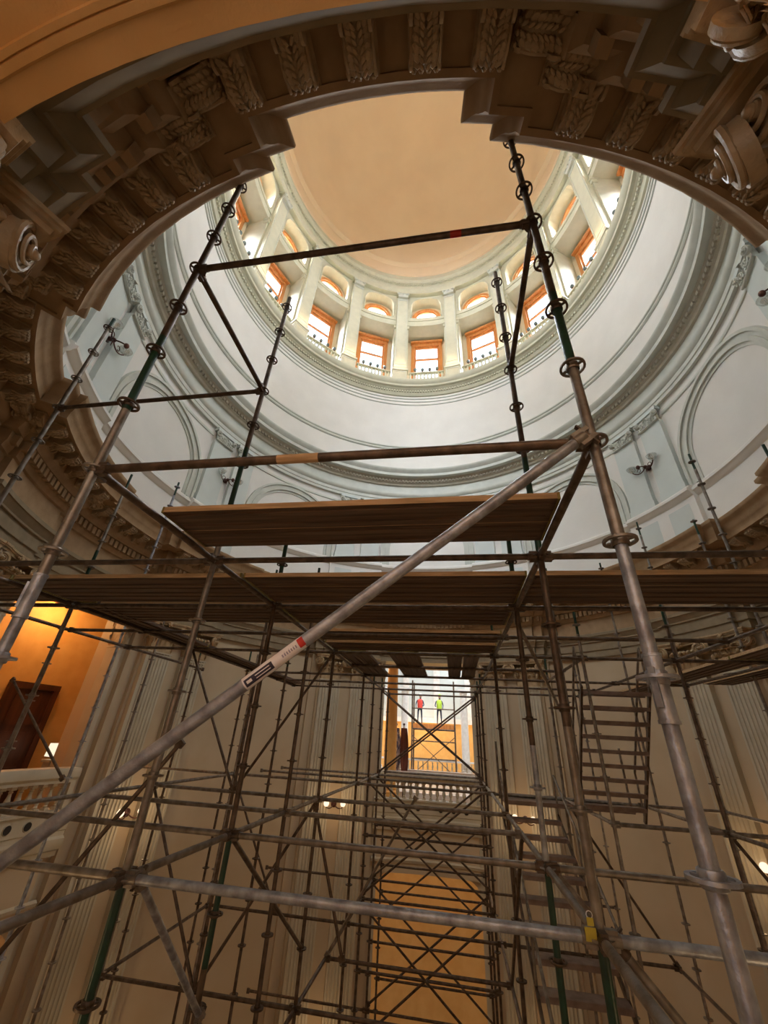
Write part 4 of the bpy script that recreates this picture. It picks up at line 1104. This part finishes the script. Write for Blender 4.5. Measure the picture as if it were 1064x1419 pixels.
w = put('window_17', None, None, (0, 0, 0), kind='structure'); build(mb, 'skylight_frame', M['white'], w, 0)
mb = MB(); mb.box((0, 27, 10.12), (6.1, 18.2, .01)); build(mb, 'skylight_pane', M['skyl'], w, 0)
def column(label, x, y, z0, z1, r, mat):
    t = thing('round_column', label, 'column', (x, y, z0), 0, 'round columns of the atrium'); H = z1 - z0
    mb = MB(); mb.box((0, 0, .15), (r * 3.0, r * 3.0, .3)); mb.lathe([(r * 1.4, .3), (r * 1.45, .36), (r * 1.2, .42), (r * 1.25, .48), (r * 1.02, .54)], 20); build(mb, 'base', M[mat], t, 40)
    mb = MB(); mb.lathe([(r, .5), (r * .98, H * .4), (r * .86, H - .4)], 20); build(mb, 'shaft', M[mat], t, 40)
    mb = MB(); mb.lathe([(r * .86, H - .42), (r * 1.0, H - .38), (r * .9, H - .34), (r * 1.25, H - .12)], 20); mb.box((0, 0, H - .06), (r * 2.9, r * 2.9, .12)); build(mb, 'capital', M[mat], t, 40)
column('orange-lit round column just inside the far opening, left', -2.42, 17.6, ZF, 3.2, .24, 'orange')  # orange lamp glow is put into the column colour
column('orange-lit round column inside the far opening, hidden behind its right jamb', 1.6, 17.6, ZF, 3.2, .24, 'orange')  # same painted-in orange glow
for x, nm in ((-5.2, 'outer left'), (-3.4, 'inner left'), (.78, 'right of the workers'), (3.2, 'outer right')):
    column('white round column on the far side of the atrium, ' + nm, x, 31.6, ZF, 3.4, .26, 'marble')
def rail(label, y, x0, x1, n):
    t = thing('balustrade', label, 'balustrade', ((x0 + x1) / 2, y, ZF)); W = x1 - x0
    mb = MB(); mb.box((0, 0, .95), (W, .26, .10)); mb.box((0, 0, .12), (W, .24, .24)); build(mb, 'handrail', M['marble'], t)
    for i in range(n): put('baluster', BM_, t, (-W / 2 + .15 + (W - .3) * i / (n - 1), 0, 1.02))
rail('white balustrade at the near edge of the atrium well', 19.2, -4, 4, 28)
rail('long white balustrade on the far side of the atrium', 31.2, -7, 7, 44)
# small scaffold with workers in the atrium
AY = 29.0
for x, y, nm in ((-2.63, AY, 'front left'), (.10, AY, 'front right'), (-2.63, AY + 1.3, 'rear left'), (.10, AY + 1.3, 'rear right')):
    mb = MB(); mb.tube((0, 0, 0), (0, 0, 13.2), .05, 8); build(mb, 'scaffold_post', M['brown'], None, 40, loc=(x, y, -EYE), label='distant brown scaffold post in the atrium, ' + nm, cat='scaffold post', group='posts of the atrium scaffold')
for z, y, nm in ((.72, AY, 'under the workers, front'), (.72, AY + 1.3, 'under the workers, rear'), (.05, AY, 'below the work deck'), (1.9, AY, 'guard rail before the workers'), (-.9, AY, 'low, level with the balustrade')):
    bar((-2.63, y, z), (.10, y, z), 'brown', 'distant crosswise tube of the atrium scaffold, ' + nm, r=.035)
brace((-2.63, AY, .35), (.10, AY, -1.8), 'brown', 'distant thin diagonal in the atrium scaffold, falling right'); brace((.10, AY + .06, .35), (-2.63, AY + .06, -1.8), 'brown', 'distant thin diagonal in the atrium scaffold, falling left')
for q, y in enumerate((AY + .2, AY + .5, AY + .8, AY + 1.1)):
    mb = MB(); mb.box((0, 0, 0), (2.75, .28, .26)); build(mb, 'scaffold_board', M['owood'], None, 0, loc=(-1.26, y, .885), label='orange-brown board of the work deck in the atrium, %s from the front' % ('first', 'second', 'third', 'fourth')[q], cat='scaffold board', group='boards of the atrium work deck')
def person(label, x, y, z, vest, hat, lean=0.0, flip=1):
    t = thing('person', label, 'person', (x, y, z))
    V = [(0, 0, .93), (0, 0, 1.15), (lean * .4, 0, 1.38), (lean * .6, 0, 1.50), (lean * .8, 0, 1.62), (lean * .85, 0, 1.72),
         (.10, 0, .88), (.12, 0, .48), (.13, 0, .08), (.13, -.14, .04), (-.10, 0, .88), (-.13, .03, .48), (-.14, .04, .08), (-.14, -.10, .04),
         (.19, 0, 1.40), (.27 * 1, -.05, 1.14), (.22, -.28, 1.05), (.20, -.36, 1.06), (-.19, 0, 1.40), (-.27, -.04, 1.14), (-.24, -.26, .98), (-.23, -.34, .96)]
    Rr = [.14, .135, .13, .055, .085, .09, .09, .065, .045, .04, .09, .065, .045, .04, .06, .045, .035, .04, .06, .045, .035, .04]
    E_ = [(0, 1), (1, 2), (2, 3), (3, 4), (4, 5), (0, 6), (6, 7), (7, 8), (8, 9), (0, 10), (10, 11), (11, 12), (12, 13), (2, 14), (14, 15), (15, 16), (16, 17), (2, 18), (18, 19), (19, 20), (20, 21)]
    me = bpy.data.meshes.new('body'); me.from_pydata([(a * flip, b, c) for a, b, c in V], E_, []); me.update()
    o = put('body', me, t); me.materials.append(M['jean'])
    sk = o.modifiers.new('skin', 'SKIN'); sl = me.skin_vertices[0].data
    for i, r in enumerate(Rr): sl[i].radius = (r, r * .8)
    sl[0].use_root = True
    o.modifiers.new('sub', 'SUBSURF').render_levels = 1
    mb = MB(); mb.lathe([(.16, .88), (.175, 1.0), (.18, 1.2), (.19, 1.36), (.13, 1.46), (.07, 1.50)], 14, (lean * .2 * flip, 0, 0)); build(mb, 'vest', M[vest], t, 50)
    mb = MB(); mb.ball((lean * .82 * flip, -.01, 1.66), .10, 12, (.85, .95, 1.15)); mb.ball((lean * .82 * flip, -.11, 1.65), .02, 6); build(mb, 'head', M['skin'], t, 60)
    mb = MB(); mb.lathe([(.13, 1.70), (.115, 1.73), (.11, 1.78), (.06, 1.83), (.001, 1.84)], 14, (lean * .82 * flip, 0, 0)); build(mb, 'hard_hat', M[hat], t, 50)
person('worker in an orange-red vest standing on the distant atrium scaffold deck', -2.17, AY + .55, 1.015, 'vestr', 'white', .05)
person('worker in a lime-yellow vest and hat on the distant atrium scaffold deck', -.89, AY + .6, 1.015, 'vesty', 'vesty', -.05, -1)
for x, mt, lab in ((-2.0, 'flagr', 'dark red drooping flag on a stand behind the far opening'), (-2.35, 'flagb', 'blue and white striped drooping flag left of the dark red one')):
    t = thing('standing_flag', lab, 'flag', (x, 18.4 if mt == 'flagr' else 18.7, ZF))
    mb = MB(); mb.tube((0, 0, 0), (0, 0, 2.55), .018, 8); mb.lathe([(.16, 0), (.14, .05), (.04, .10)], 12); mb.ball((0, 0, 2.58), .05, 8); build(mb, 'pole', M['bronze'], t, 40)
    mb = MB(); rows = []
    for j in range(13):
        f = j / 12; w_ = .04 + .11 * math.sin(PI * min(1, .15 + f * .8)) ** .7
        rows.append([((w_ * (1 + .22 * math.cos(5 * a + f * 2))) * math.cos(a) + .06 * f, w_ * .6 * (1 + .22 * math.cos(5 * a + f * 2)) * math.sin(a), 2.45 - 1.75 * f) for a in [2 * PI * i / 24 for i in range(25)]])
    mb.grid(rows); build(mb, 'cloth', M[mt], t, 60)

# ------------------------------------------------------------------ lights
def lamp(kind, loc, e, color, size=.2, size_y=None, target=None, name='lamp_light'):
    L = bpy.data.lights.new(name, kind); L.energy = e; L.color = color
    if kind == 'AREA':
        L.size = size
        if size_y: L.shape = 'RECTANGLE'; L.size_y = size_y
    elif kind != 'SUN': L.shadow_soft_size = size
    o = bpy.data.objects.new(name, L); COL.objects.link(o); o.location = loc
    if target is not None: o.rotation_euler = (Vector(target) - Vector(loc)).normalized().to_track_quat('-Z', 'Y').to_euler()
    return o
WARM = (1.0, .62, .28)
def ceiling_lamp(a, r, z, e, label, tint=WARM):
    t = polthing('ceiling_lamp', label, 'lamp', a, r, z, 'warm lamps under the corridor ceilings')
    mb = MB(); mb.lathe([(.16, 0), (.15, -.05), (.10, -.10), (.001, -.12)], 16); build(mb, 'lamp_bowl', M['milk'], t, 50)
    mb = MB(); mb.lathe([(.18, .05), (.18, 0), (.05, 0)], 16); build(mb, 'ceiling_rose', M['bronze'], t, 40)
    lamp('POINT', pol(a, r, z - .28), e, tint, .18)
for a, e, lab in ((-81, LEFT_E, 'warm ceiling lamp over the orange wall at left'), (-96, LEFT_E, 'warm ceiling lamp deeper in the left corridor'), (84, LEFT_E * .7, 'warm ceiling lamp in the right corridor'), (171, BACK_E, 'added unseen fill lamp above and behind, right'), (-171, BACK_E, 'added unseen fill lamp above and behind, left')):  # pair behind the camera is added to light soffit and near tubes
    ceiling_lamp(a, 9.6, 2.9, e, lab, (1.0, .76, .50) if 'behind' in lab else WARM)
for a in (0, 90, -90, 45, -45, 135, -135):
    lamp('POINT', pol(a, 9.6, -3.7), LOWC_E, WARM, .3, name='corridor_light')
# uplights on the balcony wash the dome
for k in range(16):
    lamp('POINT', pol(22.5 * k + 11.25, 8.55 - 1.45, 18.9), DOME_E, (1.0, .74, .46), .12, name='balcony_uplight')
# atrium daylight and warm gallery lamps
lamp('AREA', (0, 27, 10.3), ATR_E, (.92, .96, 1.0), 6, 18, (0, 27, 0), name='skylight_daylight')
for x, y, z, e in ((-3.2, 18.2, 2.7, 60), (2.6, 18.2, 2.7, 60), (-2, 35.2, 1.2, 90), (2.5, 35.2, 1.2, 90), (-6, 35.2, 1.2, 80)):
    lamp('POINT', (x, y, z), e, WARM, .2, name='gallery_light')
W = bpy.data.worlds.new('sky'); sc.world = W; W.use_nodes = True
bg = W.node_tree.nodes['Background']; bg.inputs[0].default_value = (.80, .90, 1.0, 1); bg.inputs[1].default_value = SKY_S

# ------------------------------------------------------------------ lift everything so the rotunda floor is z = 0
for o in bpy.data.objects:
    if o.parent is None: o.location.z += EYE

# ------------------------------------------------------------------ camera
cam = bpy.data.cameras.new('camera'); co = bpy.data.objects.new('camera', cam); COL.objects.link(co); sc.camera = co
cam.sensor_fit = 'HORIZONTAL'; cam.sensor_width = 36; cam.lens = 547 / 1064 * 36; cam.clip_start = .02; cam.clip_end = 300
p, r, y = .5222, .0591, .181
cy, sy = math.cos(y), math.sin(y); cp, sp = math.cos(p), math.sin(p); cr, sr = math.cos(r), math.sin(r)
Ry = Matrix(((cy, sy, 0), (-sy, cy, 0), (0, 0, 1))); Mm = Matrix(((1, 0, 0), (0, sp, -cp), (0, cp, sp))); Rr = Matrix(((cr, -sr, 0), (sr, cr, 0), (0, 0, 1)))
Rm = Rr @ Mm @ Ry
rx, dn, fw = Rm[0], Rm[1], Rm[2]
co.matrix_world = Matrix(((rx[0], -dn[0], -fw[0], 0), (rx[1], -dn[1], -fw[1], 0), (rx[2], -dn[2], -fw[2], EYE), (0, 0, 0, 1)))
sc.view_settings.view_transform = 'Standard'; sc.view_settings.look = 'None'; sc.view_settings.gamma = 1
sc.view_settings.use_curve_mapping = False; sc.view_settings.exposure = EXPO
sc.cycles.use_denoising = True; sc.cycles.max_bounces = 8; sc.cycles.diffuse_bounces = 6; sc.cycles.glossy_bounces = 3; sc.cycles.transparent_max_bounces = 12
sc.cycles.sample_clamp_indirect = 8; sc.cycles.caustics_reflective = False; sc.cycles.caustics_refractive = False
